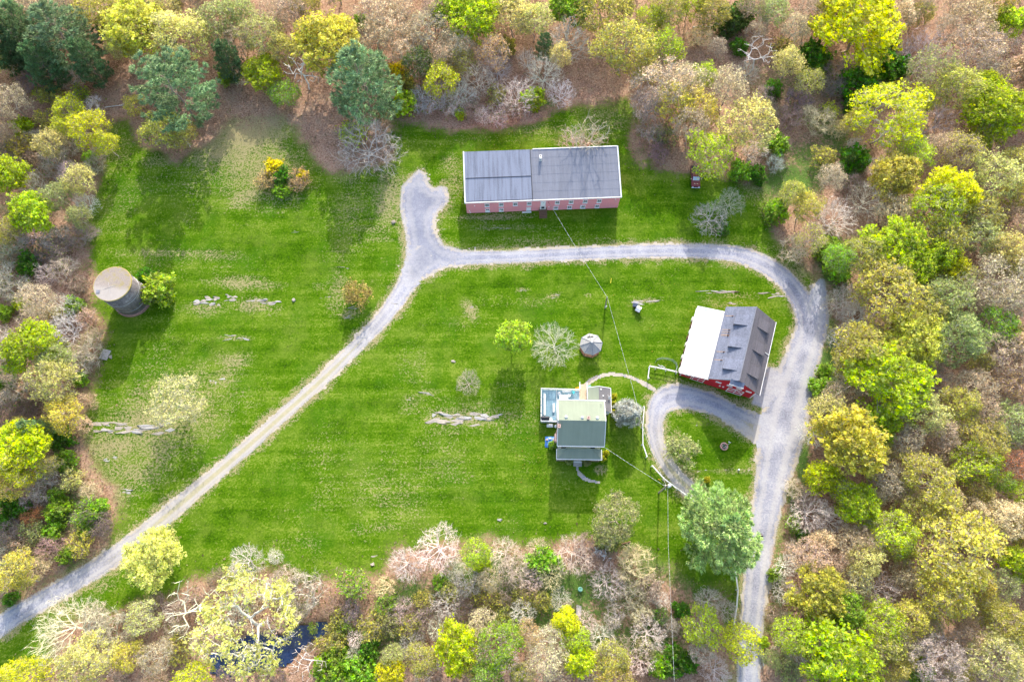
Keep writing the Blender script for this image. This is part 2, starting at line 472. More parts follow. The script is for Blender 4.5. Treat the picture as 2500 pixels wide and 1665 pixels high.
# outer ring, joined to the edge of the fine part
ring = [(-700, -700), (700, -700), (700, 900), (-700, 900)]
n0 = len(V)
corners = [0, nx - 1, nx * ny - 1, nx * (ny - 1)]
V = np.vstack([V, [(x, y, 0) for x, y in ring]])
edges = [list(range(0, nx)), [nx - 1 + k * nx for k in range(ny)], list(range(nx * ny - 1, nx * (ny - 1) - 1, -1)), [nx * (ny - 1) - k * nx for k in range(ny)]]
tri = []
for k in range(4):
    e = edges[k]; o0, o1 = n0 + k, n0 + (k + 1) % 4
    h = len(e) // 2
    for i in range(len(e) - 1): tri.append((e[i], o0 if i < h else o1, e[i + 1]))
    tri.append((o0, o1, e[h]))
me = mesh_np('ground', V, [Fq, np.array(tri)])
ext = lambda q, v=0: np.concatenate([q, np.full(4, float(v))])
one = np.ones(n0 + 4)
set_attr(me, 'cover', np.column_stack([ext(lawn), ext(lay[0]), ext(lay[2]), one]))
set_attr(me, 'cover_b', np.column_stack([ext(lay[1]), ext(lay[3]), ext(grav), one]))

t = NT('ground_cover')
pos = t.n('ShaderNodeNewGeometry').outputs['Position']
A = t.n('ShaderNodeVertexColor', layer_name='cover'); sa = t.n('ShaderNodeSeparateColor'); t.l(A.outputs[0], sa.inputs[0])
B = t.n('ShaderNodeVertexColor', layer_name='cover_b'); sb = t.n('ShaderNodeSeparateColor'); t.l(B.outputs[0], sb.inputs[0])
nA = t.noise(pos, .05, 4); nB = t.noise(pos, .35, 4, .6); nC = t.noise(pos, 1.6, 4, .65); nD = t.noise(pos, 6, 3, .7); nE = t.noise(pos, 16, 2, .7)
mow = t.noise(t.mapv(pos, (.03, .55, 1)), 1.0, 4, .6)
mow2 = t.noise(t.mapv(pos, (.12, 1.6, 1), (0, 0, R(3))), 1.0, 3, .6)
nG = t.noise(pos, 2.8, 2, .8)
g = t.math('ADD', t.math('ADD', t.math('MULTIPLY', nB, .26), t.math('MULTIPLY', nC, .16)), t.math('ADD', t.math('MULTIPLY', mow, .27), t.math('MULTIPLY', nG, .34)))
g = t.math('SUBTRACT', g, t.math('MULTIPLY', sa.outputs[2], .08))
grass = t.ramp(g, [(.37, (.022, .066, .002)), (.455, (.047, .116, .003)), (.525, (.080, .162, .006)), (.60, (.17, .235, .03))])
grass = t.mix(t.math('MULTIPLY', t.step(nE, .55, .8), .2), grass, (.24, .30, .06))
grass = t.mix(t.math('MULTIPLY', t.step(t.noise(pos, .16, 4, .65), .45, .68), .55), grass, t.mix(nG, (.075, .145, .008), (.20, .26, .04)))
grass = t.mix(t.math('MULTIPLY', t.step(t.noise(t.mapv(pos, (1, 1, 1), (0, 0, 1)), .11, 4, .6), .5, .68), .5), grass, (.045, .13, .006))
dryf = t.math('ADD', sa.outputs[1], t.math('MULTIPLY', t.math('MINIMUM', t.math('ADD', t.math('MULTIPLY', sa.outputs[1], 1.5), t.math('MULTIPLY_ADD', t.step(t.noise(pos, .13, 4, .7), .44, .66), .8, .2)), 1.0), t.math('ADD', t.math('MULTIPLY', t.math('SUBTRACT', nC, .5), 1.3), t.math('ADD', t.math('MULTIPLY', t.math('SUBTRACT', nG, .5), 2.3), t.math('MULTIPLY', t.math('SUBTRACT', nD, .5), 1.3)))))
dryf = t.math('ADD', dryf, t.math('MULTIPLY', t.math('SUBTRACT', mow2, .5), .5))
dryf = t.math('ADD', dryf, t.math('MULTIPLY', t.math('SUBTRACT', nA, .5), .75))
dry = t.ramp(t.math('ADD', t.math('MULTIPLY', nD, .5), t.math('MULTIPLY', nE, .5)), [(.35, (.20, .175, .07)), (.5, (.32, .265, .145)), (.65, (.44, .36, .22))])
col = t.mix(t.math('MULTIPLY', t.step(dryf, .24, .82), .85), grass, dry)
litter = t.ramp(t.math('ADD', t.math('MULTIPLY', nG, .45), t.math('ADD', t.math('MULTIPLY', nD, .3), t.math('MULTIPLY', nB, .25))),
                [(.38, (.16, .09, .06)), (.48, (.33, .20, .135)), (.56, (.47, .305, .215)), (.66, (.64, .45, .33))])
litter = t.mix(t.math('MULTIPLY', t.step(nB, .5, .72), .45), litter, (.20, .165, .105))
weedf = t.math('ADD', sb.outputs[1], t.math('ADD', t.math('MULTIPLY', t.math('SUBTRACT', nC, .5), 1.1), t.math('MULTIPLY', t.math('SUBTRACT', nD, .5), 1.3)))
weed = t.ramp(nD, [(.3, (.03, .085, .010)), (.6, (.08, .19, .025)), (.75, (.16, .25, .06))])
floor = t.mix(t.math('MULTIPLY', t.step(weedf, .22, .6), .9), litter, weed)
lf = t.math('ADD', sa.outputs[0], t.math('ADD', t.math('MULTIPLY', t.math('SUBTRACT', nG, .5), 1.3), t.math('MULTIPLY', t.math('SUBTRACT', nC, .5), .7)))
lf = t.math('SUBTRACT', lf, t.math('MULTIPLY', sb.outputs[0], .55))
col = t.mix(t.step(lf, .22, .78), floor, col)
gr = t.ramp(nE, [(.3, (.22, .21, .21)), (.5, (.36, .34, .33)), (.7, (.52, .49, .46))])
gf = t.math('ADD', sb.outputs[2], t.math('MULTIPLY', t.math('SUBTRACT', nD, .5), 1.5))
col = t.mix(t.step(gf, .4, .7), col, gr)
bm = t.math('ADD', t.math('MULTIPLY', nD, .6), t.math('ADD', t.math('MULTIPLY', nE, .4), t.math('MULTIPLY', nC, .5)))
t.bsdf(col, 1.0, bm, .9, .12, spec=0)
me.materials.append(t.m)
tag(link(bpy.data.objects.new('ground', me)), 'mown green lawn with dry patches, running into brown leaf-littered wood floor', kind='structure')

# gravel roads: sheets a few millimetres over the ground, ragged edged
def road_mat(name, grassy):
    t = NT(name)
    pos = t.n('ShaderNodeNewGeometry').outputs['Position']
    A = t.n('ShaderNodeVertexColor', layer_name='lane'); sa = t.n('ShaderNodeSeparateColor'); t.l(A.outputs[0], sa.inputs[0])
    x = sa.outputs[0]
    nB = t.noise(pos, .25, 4); nC = t.noise(pos, 1.3, 4, .6); nD = t.noise(pos, 6, 3, .7); nE = t.noise(pos, 18, 2, .7)
    f = t.math('ADD', t.math('MULTIPLY', t.noise(pos, 3.2, 3, .8), .4), t.math('ADD', t.math('MULTIPLY', nD, .2), t.math('MULTIPLY', nB, .4)))
    c = t.ramp(f, [(.37, (.15, .158, .20)), (.5, (.285, .29, .345)), (.62, (.45, .445, .47))])
    # pale dusty ruts and edges, sandier verge
    rut = t.step(t.math('ADD', t.math('ABSOLUTE', t.math('SUBTRACT', x, .45)), t.math('MULTIPLY', t.math('SUBTRACT', nC, .5), .5)), .28, .05)
    c = t.mix(t.math('MULTIPLY', rut, .45), c, (.46, .44, .42))
    c = t.mix(t.math('MULTIPLY', sa.outputs[2], t.math('MULTIPLY_ADD', nC, .9, .1)), c, (.155, .17, .225))
    edge = t.step(t.math('ADD', x, t.math('MULTIPLY', t.math('SUBTRACT', nC, .5), .9)), .72, 1.0)
    c = t.mix(t.math('MULTIPLY', edge, .8), c, (.47, .40, .29))
    c = t.mix(t.math('MULTIPLY', t.step(nD, .58, .72), .35), c, (.24, .22, .21))
    c = t.mix(t.math('MULTIPLY', sa.outputs[1], t.math('MULTIPLY_ADD', nC, .6, .3)), c, (.43, .375, .29))
    ctr = t.step(t.math('SUBTRACT', t.math('ADD', sa.outputs[1], t.math('MULTIPLY', t.math('SUBTRACT', nD, .5), 1.5)), t.math('MULTIPLY', x, 1.6)), .25, .6)
    c = t.mix(t.math('MULTIPLY', ctr, .7), c, t.mix(nC, (.20, .23, .07), (.50, .41, .26)))
    t.bsdf(c, .95, t.math('ADD', nE, t.math('MULTIPLY', nD, .7)), .6, .05, spec=.15)
    return t.m


M_road = road_mat('gravel', True)


def road(name, sdf, bb, z, step=.28, label=None, amp=1.0, mat=M_road):
    P, Fq, nx, ny = grid(bb[0], bb[1], bb[2], bb[3], step)
    s, x, gcen = sdf(P)
    core = np.clip(-poly_sdf(P, court_poly) / 2.5, 0, 1)
    s = s + amp * (fbm(P, 1.3, 5) - .5) * 1.3 + amp * (fbm(P, 5, 6) - .5) * 1.2 + amp * (np.random.RandomState(4).rand(len(P)) - .5) * np.where(poly_sdf(P, court_poly) < 2, 1.5, .5)
    ok = (s[Fq] < 0).sum(1) >= 3
    F = Fq[ok]
    u, inv = np.unique(F, return_inverse=True)
    me = mesh_np(name, np.column_stack([P[u], np.full(len(u), z)]), inv.reshape(F.shape), mat)
    set_attr(me, 'lane', np.column_stack([np.clip(np.abs(x[u]), 0, 1), gcen[u], core[u], np.ones(len(u))]))
    return tag(link(bpy.data.objects.new(name, me)), label, kind='structure')


def bbl(*ls):
    a = np.vstack([np.array([q[0] for q in l]) if isinstance(l, list) else l for l in ls])
    return a[:, 0].min() - 4, a[:, 0].max() + 4, a[:, 1].min() - 4, a[:, 1].max() + 4


def sd_track(P):
    s, x = path_sdf(P, L_track)
    far = np.clip((P[:, 0] + 75) / 20, 0, 1) * np.clip((-20 - P[:, 0]) / 14, 0, 1)
    o_ = np.minimum(path_sdf(P, L_east)[0], poly_sdf(P, court_poly))
    return s, np.where(o_ < 1.0, .55, x), .9 * far


def sd_drive(P):
    s0, x0 = path_sdf(P, L_east); s1, x1 = path_sdf(P, L_south); s2 = poly_sdf(P, court_poly); s3 = poly_sdf(P, park_poly)
    st_, _ = path_sdf(P, L_track)
    s = np.minimum.reduce([s0, s1, s2, s3])
    x = np.where(s1 < s0, np.abs(x1), np.abs(x0))
    x = np.where((s0 < .3) & (s1 < .3), np.minimum(np.abs(x0), np.abs(x1)), x)
    x = np.where(np.minimum(path_sdf(P, L_loop)[0], st_) < .8, np.minimum(x, .55), x)
    x = np.where((s2 < s0) & (s2 < s1), np.clip(1 + s2 / 3.2, 0, 1), x)
    x = np.where((s3 < s1) & (s3 < s0), .55, x)
    return np.where(st_ < -.2, 9, s), x, np.zeros(len(P))


def sd_loop(P):
    s, x = path_sdf(P, L_loop)
    s1, _ = path_sdf(P, L_south)
    x = np.where(s1 < 1.0, .55, x)
    return np.where(s1 < -.2, 9, s), x, .85 * np.clip((31 - P[:, 1]) / 4, 0, 1) * np.clip((P[:, 0] - 24) / 3, 0, 1)


road('gravel_track', sd_track, bbl(L_track), .004, label='pale two-rut gravel track curving across the lawn to the lower left corner')
road('gravel_road', sd_drive, bbl(L_east, L_south, court_poly), .008, label='grey gravel road looping past the brick building and red barn')
road('gravel_driveway', sd_loop, bbl(L_loop), .006, label='grey gravel driveway looping round the planted lawn island')


def sd_foot(P):
    s, x = path_sdf(P, L_foot); return s, np.full(len(P), .95), np.zeros(len(P))


def sd_walk(P):
    s, x = path_sdf(P, L_walk); return s, np.full(len(P), .9), np.zeros(len(P))


road('footpath', sd_foot, bbl(L_foot), .010, .2, 'narrow tan footpath arching from deck walkway to driveway', .2)
road('garden_path', sd_walk, bbl(L_walk), .010, .2, 'short curved garden path below the porch steps', .2)

# pond
t = NT('pond_water')
pos = t.n('ShaderNodeNewGeometry').outputs['Position']
b = t.bsdf(t.ramp(t.noise(pos, .5, 4), [(.4, (.010, .028, .10)), (.7, (.03, .05, .11))]), .10, t.noise(pos, 2.5, 3), .06, .03, spec=.6)
P, Fq, nx, ny = grid(*bbl(pond_poly), .5)
s = poly_sdf(P, pond_poly) + (fbm(P, 3, 9) - .5) * 2
ok = (s[Fq] < .4).sum(1) >= 3; F = Fq[ok]; u, inv = np.unique(F, return_inverse=True)
me = mesh_np('pond', np.column_stack([P[u], np.full(len(u), -.22)]), inv.reshape(F.shape), t.m)
tag(link(bpy.data.objects.new('pond', me)), 'small dark blue woodland pond under the spreading pale tree', kind='structure')

# ------------------------------------------------------------------ trees: grown skeletons with tapered limbs, leaf clusters at the twig ends
def unit(v): return v / (np.linalg.norm(v, axis=-1, keepdims=True) + 1e-9)


def grow(T, trunk, rs, bias=.55, sag=.06, step=.9, jt=.07):
    """join target points to a trunk; returns nodes, parent index"""
    N = [tuple(p) for p in trunk]; par = [-1] + list(range(len(trunk) - 1)); depth = [float(i) * .2 for i in range(len(trunk))]
    root = np.array(trunk[-1])
    order = np.argsort(np.linalg.norm(T - np.array(trunk[len(trunk) // 2]), axis=1))
    NA = np.zeros((len(trunk) + len(T) * 8, 3)); NA[:len(N)] = N; DA = np.zeros(len(NA)); DA[:len(N)] = depth
    cnt = len(N); tips = []
    for k in order:
        p = T[k]
        d = np.linalg.norm(NA[:cnt] - p, axis=1)
        up = np.clip(NA[:cnt, 2] - p[2], 0, None)          # do not grow downwards if it can be helped
        c = d + bias * DA[:cnt] * .35 + up * .8
        j = int(np.argmin(c)); a = NA[j]; L = d[j]
        n = max(1, min(7, int(L / step)))
        prev = j
        for q in range(1, n + 1):
            f = q / n
            m = a + (p - a) * f
            if q < n:
                m = m + rs.normal(0, jt * L / n + jt * .4, 3); m[2] += sag * L * math.sin(math.pi * f)
            NA[cnt] = m; DA[cnt] = DA[prev] + L / n; par.append(prev); prev = cnt; cnt += 1
        tips.append(prev)
    return NA[:cnt], np.array(par), np.array(tips)


def radii(n, par, rt, ex=2.3):
    a = np.zeros(n)
    kids = np.zeros(n, int)
    for i in range(n - 1, 0, -1):
        if kids[i] == 0: a[i] = rt ** ex
        a[par[i]] += a[i]; kids[par[i]] += 1
    return np.maximum(a, rt ** ex) ** (1 / ex)


def tubes(N, par, r, mn=0.0):
    """3- or 5-sided tapered tubes for every node-parent pair"""
    idx = np.arange(1, len(N)); idx = idx[r[idx] >= mn]
    V = []; F = []; base = 0
    for sides, sel in ((3, idx[r[idx] < .07]), (6, idx[r[idx] >= .07])):
        if not len(sel): continue
        a, b = N[par[sel]], N[sel]; ra = np.minimum(r[par[sel]], r[sel] * 1.7); rb = r[sel]
        t = unit(b - a); ref = np.where(np.abs(t[:, 2:3]) > .9, [[1., 0, 0]], [[0, 0, 1.]])
        u = unit(np.cross(t, ref)); v = np.cross(t, u)
        ang = np.arange(sides) * 2 * math.pi / sides
        cs, sn = np.cos(ang)[None, :, None], np.sin(ang)[None, :, None]
        off = u[:, None] * cs + v[:, None] * sn
        A = a[:, None] + off * ra[:, None, None]; Bq = b[:, None] + off * rb[:, None, None]
        V.append(np.concatenate([A, Bq], 1).reshape(-1, 3))
        k = np.arange(sides); q = np.stack([k, (k + 1) % sides, (k + 1) % sides + sides, k + sides], -1)
        F.append((q[None] + (np.arange(len(sel)) * 2 * sides)[:, None, None]).reshape(-1, 4) + base); base += len(sel) * 2 * sides
    return np.vstack(V), np.vstack(F)


def twigs(P, D, L, wd, rs):
    """thin pointed slivers from P along D"""
    n = len(P); D = unit(D); u = unit(np.cross(D, rs.normal(size=(n, 3))))
    L = np.asarray(L).reshape(-1, 1)
    V = np.stack([P - u * wd, P + u * wd, P + D * L], 1).reshape(-1, 3)
    return V, np.arange(3 * n).reshape(-1, 3)


def leaves(P, size, rs, up=.5, ar=.75):
    """diamond leaf sprays at P"""
    n = len(P); nrm = unit(rs.normal(size=(n, 3)) + np.array([0, 0, up]))
    u = unit(np.cross(nrm, rs.normal(size=(n, 3)))); v = np.cross(nrm, u)
    s = (np.asarray(size) * np.clip(np.exp(rs.normal(-.08, .42, n)), .35, 2.2)).reshape(-1, 1)
    V = np.stack([P - u * s * .5, P + v * s * .5 * ar, P + u * s * .5, P - v * s * .5 * ar], 1).reshape(-1, 3)
    return V, np.arange(4 * n).reshape(-1, 4)


def lobed(n, rs, Rr, z0, z1, nl, shell=.55, spread=.62, lobe=.45, jag=.12, flat=1.0):
    """points in a lumpy crown between z0 and z1"""
    cz = (z0 + z1) / 2; hz = (z1 - z0) / 2
    L = []
    for i in range(nl):
        a = i * 2.39996 + rs.uniform(-.4, .4); f = (i + .5) / nl; zz = 1 - 1.55 * f; rr = math.sqrt(max(0, 1 - zz * zz))
        L.append((np.array([math.cos(a) * rr * spread, math.sin(a) * rr * spread, zz * spread]) * rs.uniform(.8, 1.15), lobe * rs.uniform(.75, 1.25)))
    out = []
    while len(out) < n:
        c, lr = L[rs.randint(nl)]
        d = unit(rs.normal(size=3) + np.array([0, 0, .25]) + c * .9)
        p = c + d * lr * rs.uniform(shell, 1) ** .6
        if sum(np.linalg.norm((p - c2)) < l2 * .62 for c2, l2 in L) > 1 and rs.rand() < .75: continue
        p = p + rs.normal(0, jag * .3, 3)
        out.append((p[0] * Rr, p[1] * Rr, cz + p[2] * hz * flat))
    return np.array(out)


def trunk_path(h, rs, lean=.25, n=5):
    p = [(0, 0, -.3)]
    for i in range(1, n + 1):
        p.append((p[-1][0] + rs.normal(0, lean), p[-1][1] + rs.normal(0, lean), h * i / n))
    return p


PROTO = {}


def proto(key, parts, H0, R0, zc):
    PROTO.setdefault(key, []).append((parts, H0, R0, zc))


def tone_mesh(V, F, mat, tone):
    me = mesh_np('crown', V, F, mat)
    a = me.attributes.new('tone', 'FLOAT', 'POINT'); a.data.foreach_set('value', tone.astype(np.float32))
    return me


def broadleaf(key, seed, ntips, nleaf, ls, sig, ntw, nl, H0=13.0, R0=4.6, zb=.30, rt=.018, spread=.62, lobe=.45, wd=.018, twl=.8, ttr=.42):
    rs = np.random.RandomState(seed)
    if nl < 0:                               # bare crowns: limbs fanning out from low down
        d = unit(rs.normal(size=(ntips, 3)) * [1, 1, .8]); d[:, 2] = np.abs(d[:, 2]) * .9 + .08
        k = (.94 + .09 * np.sin(3 * np.arctan2(d[:, 1], d[:, 0]) + seed) + .07 * np.sin(7 * np.arctan2(d[:, 1], d[:, 0]) + 2 * seed)) * rs.uniform(.25, 1, ntips) ** .45
        T = d * k[:, None] * [R0 * 1.05, R0 * 1.05, H0 * .92] + [0, 0, H0 * .1]
    else: T = lobed(ntips, rs, R0, H0 * zb, H0, nl, spread=spread, lobe=lobe)
    N, par, tips = grow(T, trunk_path(H0 * ttr, rs), rs, bias=.55 if nl > 0 else 1.7, sag=.06 if nl > 0 else .04, jt=.07 if nl > 0 else .035)
    r = radii(len(N), par, rt)
    V, F = tubes(N, par, r)
    fs = [F]
    if ntw:
        d = unit(N[tips] - N[par[tips]])
        q = np.repeat(tips, ntw); D = np.repeat(d, ntw, 0) + rs.normal(0, .7, (len(q), 3)) + np.array([0, 0, .25])
        st_ = N[par[q]] + (N[q] - N[par[q]]) * rs.rand(len(q), 1)
        Vt, Ft = twigs(st_, D, twl * rs.uniform(.5, 1.2, len(q)), wd, rs)
        fs.append(Ft + len(V)); V = np.vstack([V, Vt])
    parts = [('trunk', mesh_np('trunk', V, fs, M_bark))]
    if nleaf:
        q = np.repeat(tips, nleaf)
        sub = rs.normal(0, sig, (len(tips) * 3, 3))                       # three sprays at every tip
        P = N[q] + sub[np.repeat(np.arange(len(tips)), nleaf) * 3 + rs.randint(0, 3, len(q))] + rs.normal(0, sig * .42, (len(q), 3))
        Vl, Fl = leaves(P, ls, rs)
        tone = np.repeat(np.repeat(rs.rand(len(tips)), nleaf), 4)
        parts.append(('crown', tone_mesh(Vl, Fl, M_leaf, tone)))
    proto(key, parts, H0, R0, H0 * (zb + 1) / 2)


for i in range(4): broadleaf('M', 10 + i, 440, 34, .29, .42, 3, 13 + i, spread=.66, lobe=.41)            # full leafed
for i in range(5): broadleaf('L', 30 + i, 420, 17, .25, .40, 5, 15 + i, spread=.70, lobe=.37)                         # half leafed
for i in range(5): broadleaf('B', 50 + i, 460, 10, .20, .34, 7, 16 + i, spread=.68, lobe=.38, rt=.02)                  # budding
for i in range(5): broadleaf('N', 70 + i, 520, 0, .2, .3, 6, -1, zb=.1, rt=.015, wd=.013, twl=.8, ttr=.16, H0=9.0)   # bare
for i in range(3): broadleaf('W', 90 + i, 70, 0, .2, .3, 2, 7, zb=.3, rt=.04, spread=.7, lobe=.4, wd=.03, twl=.7, H0=11.0)      # dead snag
broadleaf('NB', 97, 260, 0, .2, .3, 4, -1, H0=12, R0=3.6, zb=.1, rt=.030, wd=.022, twl=.9, ttr=.2)   # tall bare tree with strong limbs
broadleaf('LH', 95, 330, 24, .29, .5, 4, 9, H0=15, R0=7.5, zb=.25, rt=.036, spread=.78, lobe=.34, wd=.03, ttr=.2)      # huge open-limbed tree
for i in range(4): broadleaf('S', 100 + i, 150, 34, .22, .26, 1, 9, H0=2.6, R0=1.8, zb=-.15, rt=.012, wd=.012, twl=.4, ttr=.2)      # leafy bush
for i in range(3): broadleaf('SP', 110 + i, 170, 10, .17, .2, 6, 9, H0=2.8, R0=1.8, zb=-.1, rt=.012, wd=.012, twl=.5, ttr=.2)     # half leafed bush
for i in range(4): broadleaf('T', 120 + i, 190, 2, .14, .3, 9, 9, H0=2.6, R0=1.9, zb=-.1, rt=.018, wd=.013, twl=.75, ttr=.15)    # twiggy bush


def conifer(key, seed, H0=15.0, R0=4.6, z0=.12, nb=95, dens=1.0, top=.28, ls=.5, plume=.30):
    """white-pine habit: whorls of limbs that end in upswept plumes of needles"""
    rs = np.random.RandomState(seed)
    N = [np.array([rs.normal(0, .06) * i, rs.normal(0, .06) * i, -.3 + (H0 + .1) * i / 9]) for i in range(10)]; par = [-1] + list(range(9))
    tufts = []; dirs = []; limb = []; lt = rs.rand(nb)
    for k in range(nb):
        f = (k + rs.rand()) / nb
        zz = H0 * (z0 + (1 - z0) * f)
        L = R0 * (1 - f ** 1.7) ** .75 * rs.uniform(.72, 1.12) + top
        if f < .15: L *= .8 + f
        a = k * 2.39996 + rs.normal(0, .3)
        b0 = min(9, max(0, int((zz + .3) / (H0 + .1) * 9)))
        base = N[b0] + np.array([0, 0, 0]); base = np.array([base[0], base[1], zz])
        N.append(base); par.append(b0); prev = len(N) - 1
        n = max(2, int(L / .75)); dr = np.array([math.cos(a), math.sin(a), 0])
        for q in range(1, n + 1):
            s = q / n
            p = base + dr * L * s + np.array([0, 0, L * (-.10 * s + .34 * s * s) + .9 * f * s * L * .5]) + rs.normal(0, .05, 3)
            N.append(p); par.append(prev); prev = len(N) - 1
            if s > .3:
                m = int((2 + 4 * s * (1 - .4 * s)) * dens)
                for _ in range(m):
                    sd = (rs.rand() - .5) * 2
                    w = plume * L * (1.15 - s) + .28
                    o = np.array([-dr[1], dr[0], 0]) * sd * w + dr * abs(sd) * w * .55
                    limb.append(.6 * lt[k] + .4 * rs.rand()); tufts.append(p + o + np.array([0, 0, .12 * abs(sd) * w + rs.normal(0, .1)])); dirs.append(dr * .7 + o * .8 + np.array([0, 0, .55]))
    N = np.array(N); par = np.array(par)
    r = radii(len(N), par, .022); V, F = tubes(N, par, r)
    tufts = np.array(tufts); dirs = unit(np.array(dirs))
    k = 9
    P = np.repeat(tufts, k, 0) + rs.normal(0, .1, (len(tufts) * k, 3)); D = np.repeat(dirs, k, 0) + rs.normal(0, .5, (len(tufts) * k, 3))
    Vl, Fl = twigs(P, D, ls * rs.uniform(.7, 1.3, len(P)), .075 * ls / .5, rs)
    proto(key, [('trunk', mesh_np('trunk', V, F, M_bark)), ('crown', tone_mesh(Vl, Fl, M_needle, np.repeat(np.array(limb), k * 3)))], H0, R0, H0 * .55)


for i in range(3): conifer('P', 140 + i, nb=105 + 8 * i, dens=1.5)
conifer('PD', 160, H0=13.0, R0=6.0, nb=120, dens=2.3, plume=.24)        # dense round-headed pine
conifer('PB', 150, H0=17.0, R0=6.4, nb=66, dens=2.6, plume=.17)       # the broad open pine
conifer('PS', 155, H0=3.6, R0=2.0, z0=.03, nb=110, dens=2.4, top=.25, ls=.26)     # garden spruce

COL = {'yellow': (.70, .74, .02), 'lime': (.51, .64, .035), 'gold': (.68, .64, .12), 'olive': (.52, .50, .11), 'pale': (.70, .68, .25), 'beige': (.74, .62, .41), 'tan': (.62, .49, .33),
       'fresh': (.32, .52, .05), 'green': (.12, .32, .025), 'sage': (.43, .49, .18), 'orange': (.68, .47, .22), 'rust': (.62, .27, .12), 'cream': (.80, .73, .46), 'dark': (.10, .17, .04),
       'grey': (.62, .56, .50), 'white': (.78, .72, .64), 'brown': (.38, .285, .24), 'pink': (.57, .46, .39), 'purple': (.33, .25, .235),
       'pine': (.25, .385, .19), 'darkpine': (.11, .21, .09), 'lightpine': (.46, .60, .23), 'blue': (.68, .72, .67), 'forsythia': (.88, .74, .01)}
TREE = {'M': ('leafy_tree', 'tree', 'full-crowned tree'), 'L': ('spring_tree', 'tree', 'half-leafed tree'), 'B': ('budding_tree', 'tree', 'budding tree'), 'N': ('bare_tree', 'tree', 'bare tree'),
        'W': ('dead_tree', 'tree', 'dead snag tree'), 'P': ('pine_tree', 'tree', 'pine'), 'PB': ('pine_tree', 'tree', 'pine'), 'PD': ('pine_tree', 'tree', 'pine'), 'PS': ('garden_spruce', 'tree', 'spruce'),
        'S': ('leafy_bush', 'bush', 'leafy bush'), 'SP': ('spring_bush', 'bush', 'half-leafed bush'), 'T': ('twiggy_bush', 'bush', 'twiggy bush'), 'F': ('forsythia_bush', 'bush', 'blooming forsythia bush')}
GROUP = {'M': 'full-leafed trees of the wood', 'L': 'half-leafed trees of the wood', 'B': 'budding trees of the wood', 'N': 'bare trees of the wood', 'W': 'dead trees of the wood', 'P': 'pines of the wood',
         'S': 'leafy bushes of the undergrowth', 'SP': 'half-leafed bushes of the undergrowth', 'T': 'twiggy bushes of the undergrowth', 'F': 'forsythia bushes'}
CNAME = {'yellow': 'bright yellow', 'lime': 'lime green', 'gold': 'golden', 'olive': 'olive', 'pale': 'pale green', 'beige': 'beige', 'tan': 'tan', 'fresh': 'fresh green', 'green': 'deep green', 'sage': 'sage green', 'orange': 'orange', 'rust': 'rusty red',
         'cream': 'cream', 'dark': 'dark green', 'grey': 'grey', 'white': 'whitish', 'brown': 'brown', 'pink': 'pinkish brown', 'purple': 'dark purplish', 'pine': 'blue-green', 'darkpine': 'dark', 'lightpine': 'light green', 'blue': 'silvery', 'forsythia': 'yellow'}
rt = random.Random(7)
AUTO = []          # trees that still need a label: (object, kind, colour, px, py, r)


def jit(c, a=.12):
    k = 1 + rt.uniform(-a, a)
    return tuple(max(0, min(1, q * k * (1 + rt.uniform(-a, a) * .5))) for q in c) + (1,)


def zone(px, py):
    if px > 1640 and py > 300 and px < 1880 and py < 620: return 'in the scrub by the maroon truck'
    if py < 330:
        if px < 500: return 'in the wood at the top left'
        if px < 960: return 'in the wood above the lawn forsythia'
        if px < 1560: return 'in the wood above the brick building'
        if px < 2050: return 'in the wood above the maroon truck'
        return 'in the wood at the top right'
    if px < 330 and py < 1480:
        if py < 620: return 'in the left wood above the silo'
        if py < 1000: return 'in the left wood by the silo'
        return 'in the thicket left of the track'
    if px > 1880 or (px > 1750 and py > 1200):
        if py < 640: return 'right of the maroon truck'
        if py < 940: return 'across the road from the barn'
        if py < 1280: return 'across the road from the planter'
        return 'in the wood at the bottom right'
    if px < 800: return 'around the pond'
    if px < 1300: return 'in the thicket below the meadow'
    return 'in the thicket below the farmhouse'


def crown_col(o, c):
    for q in o.children:
        if q.name.startswith('crown'): q.color = (*c, 1)


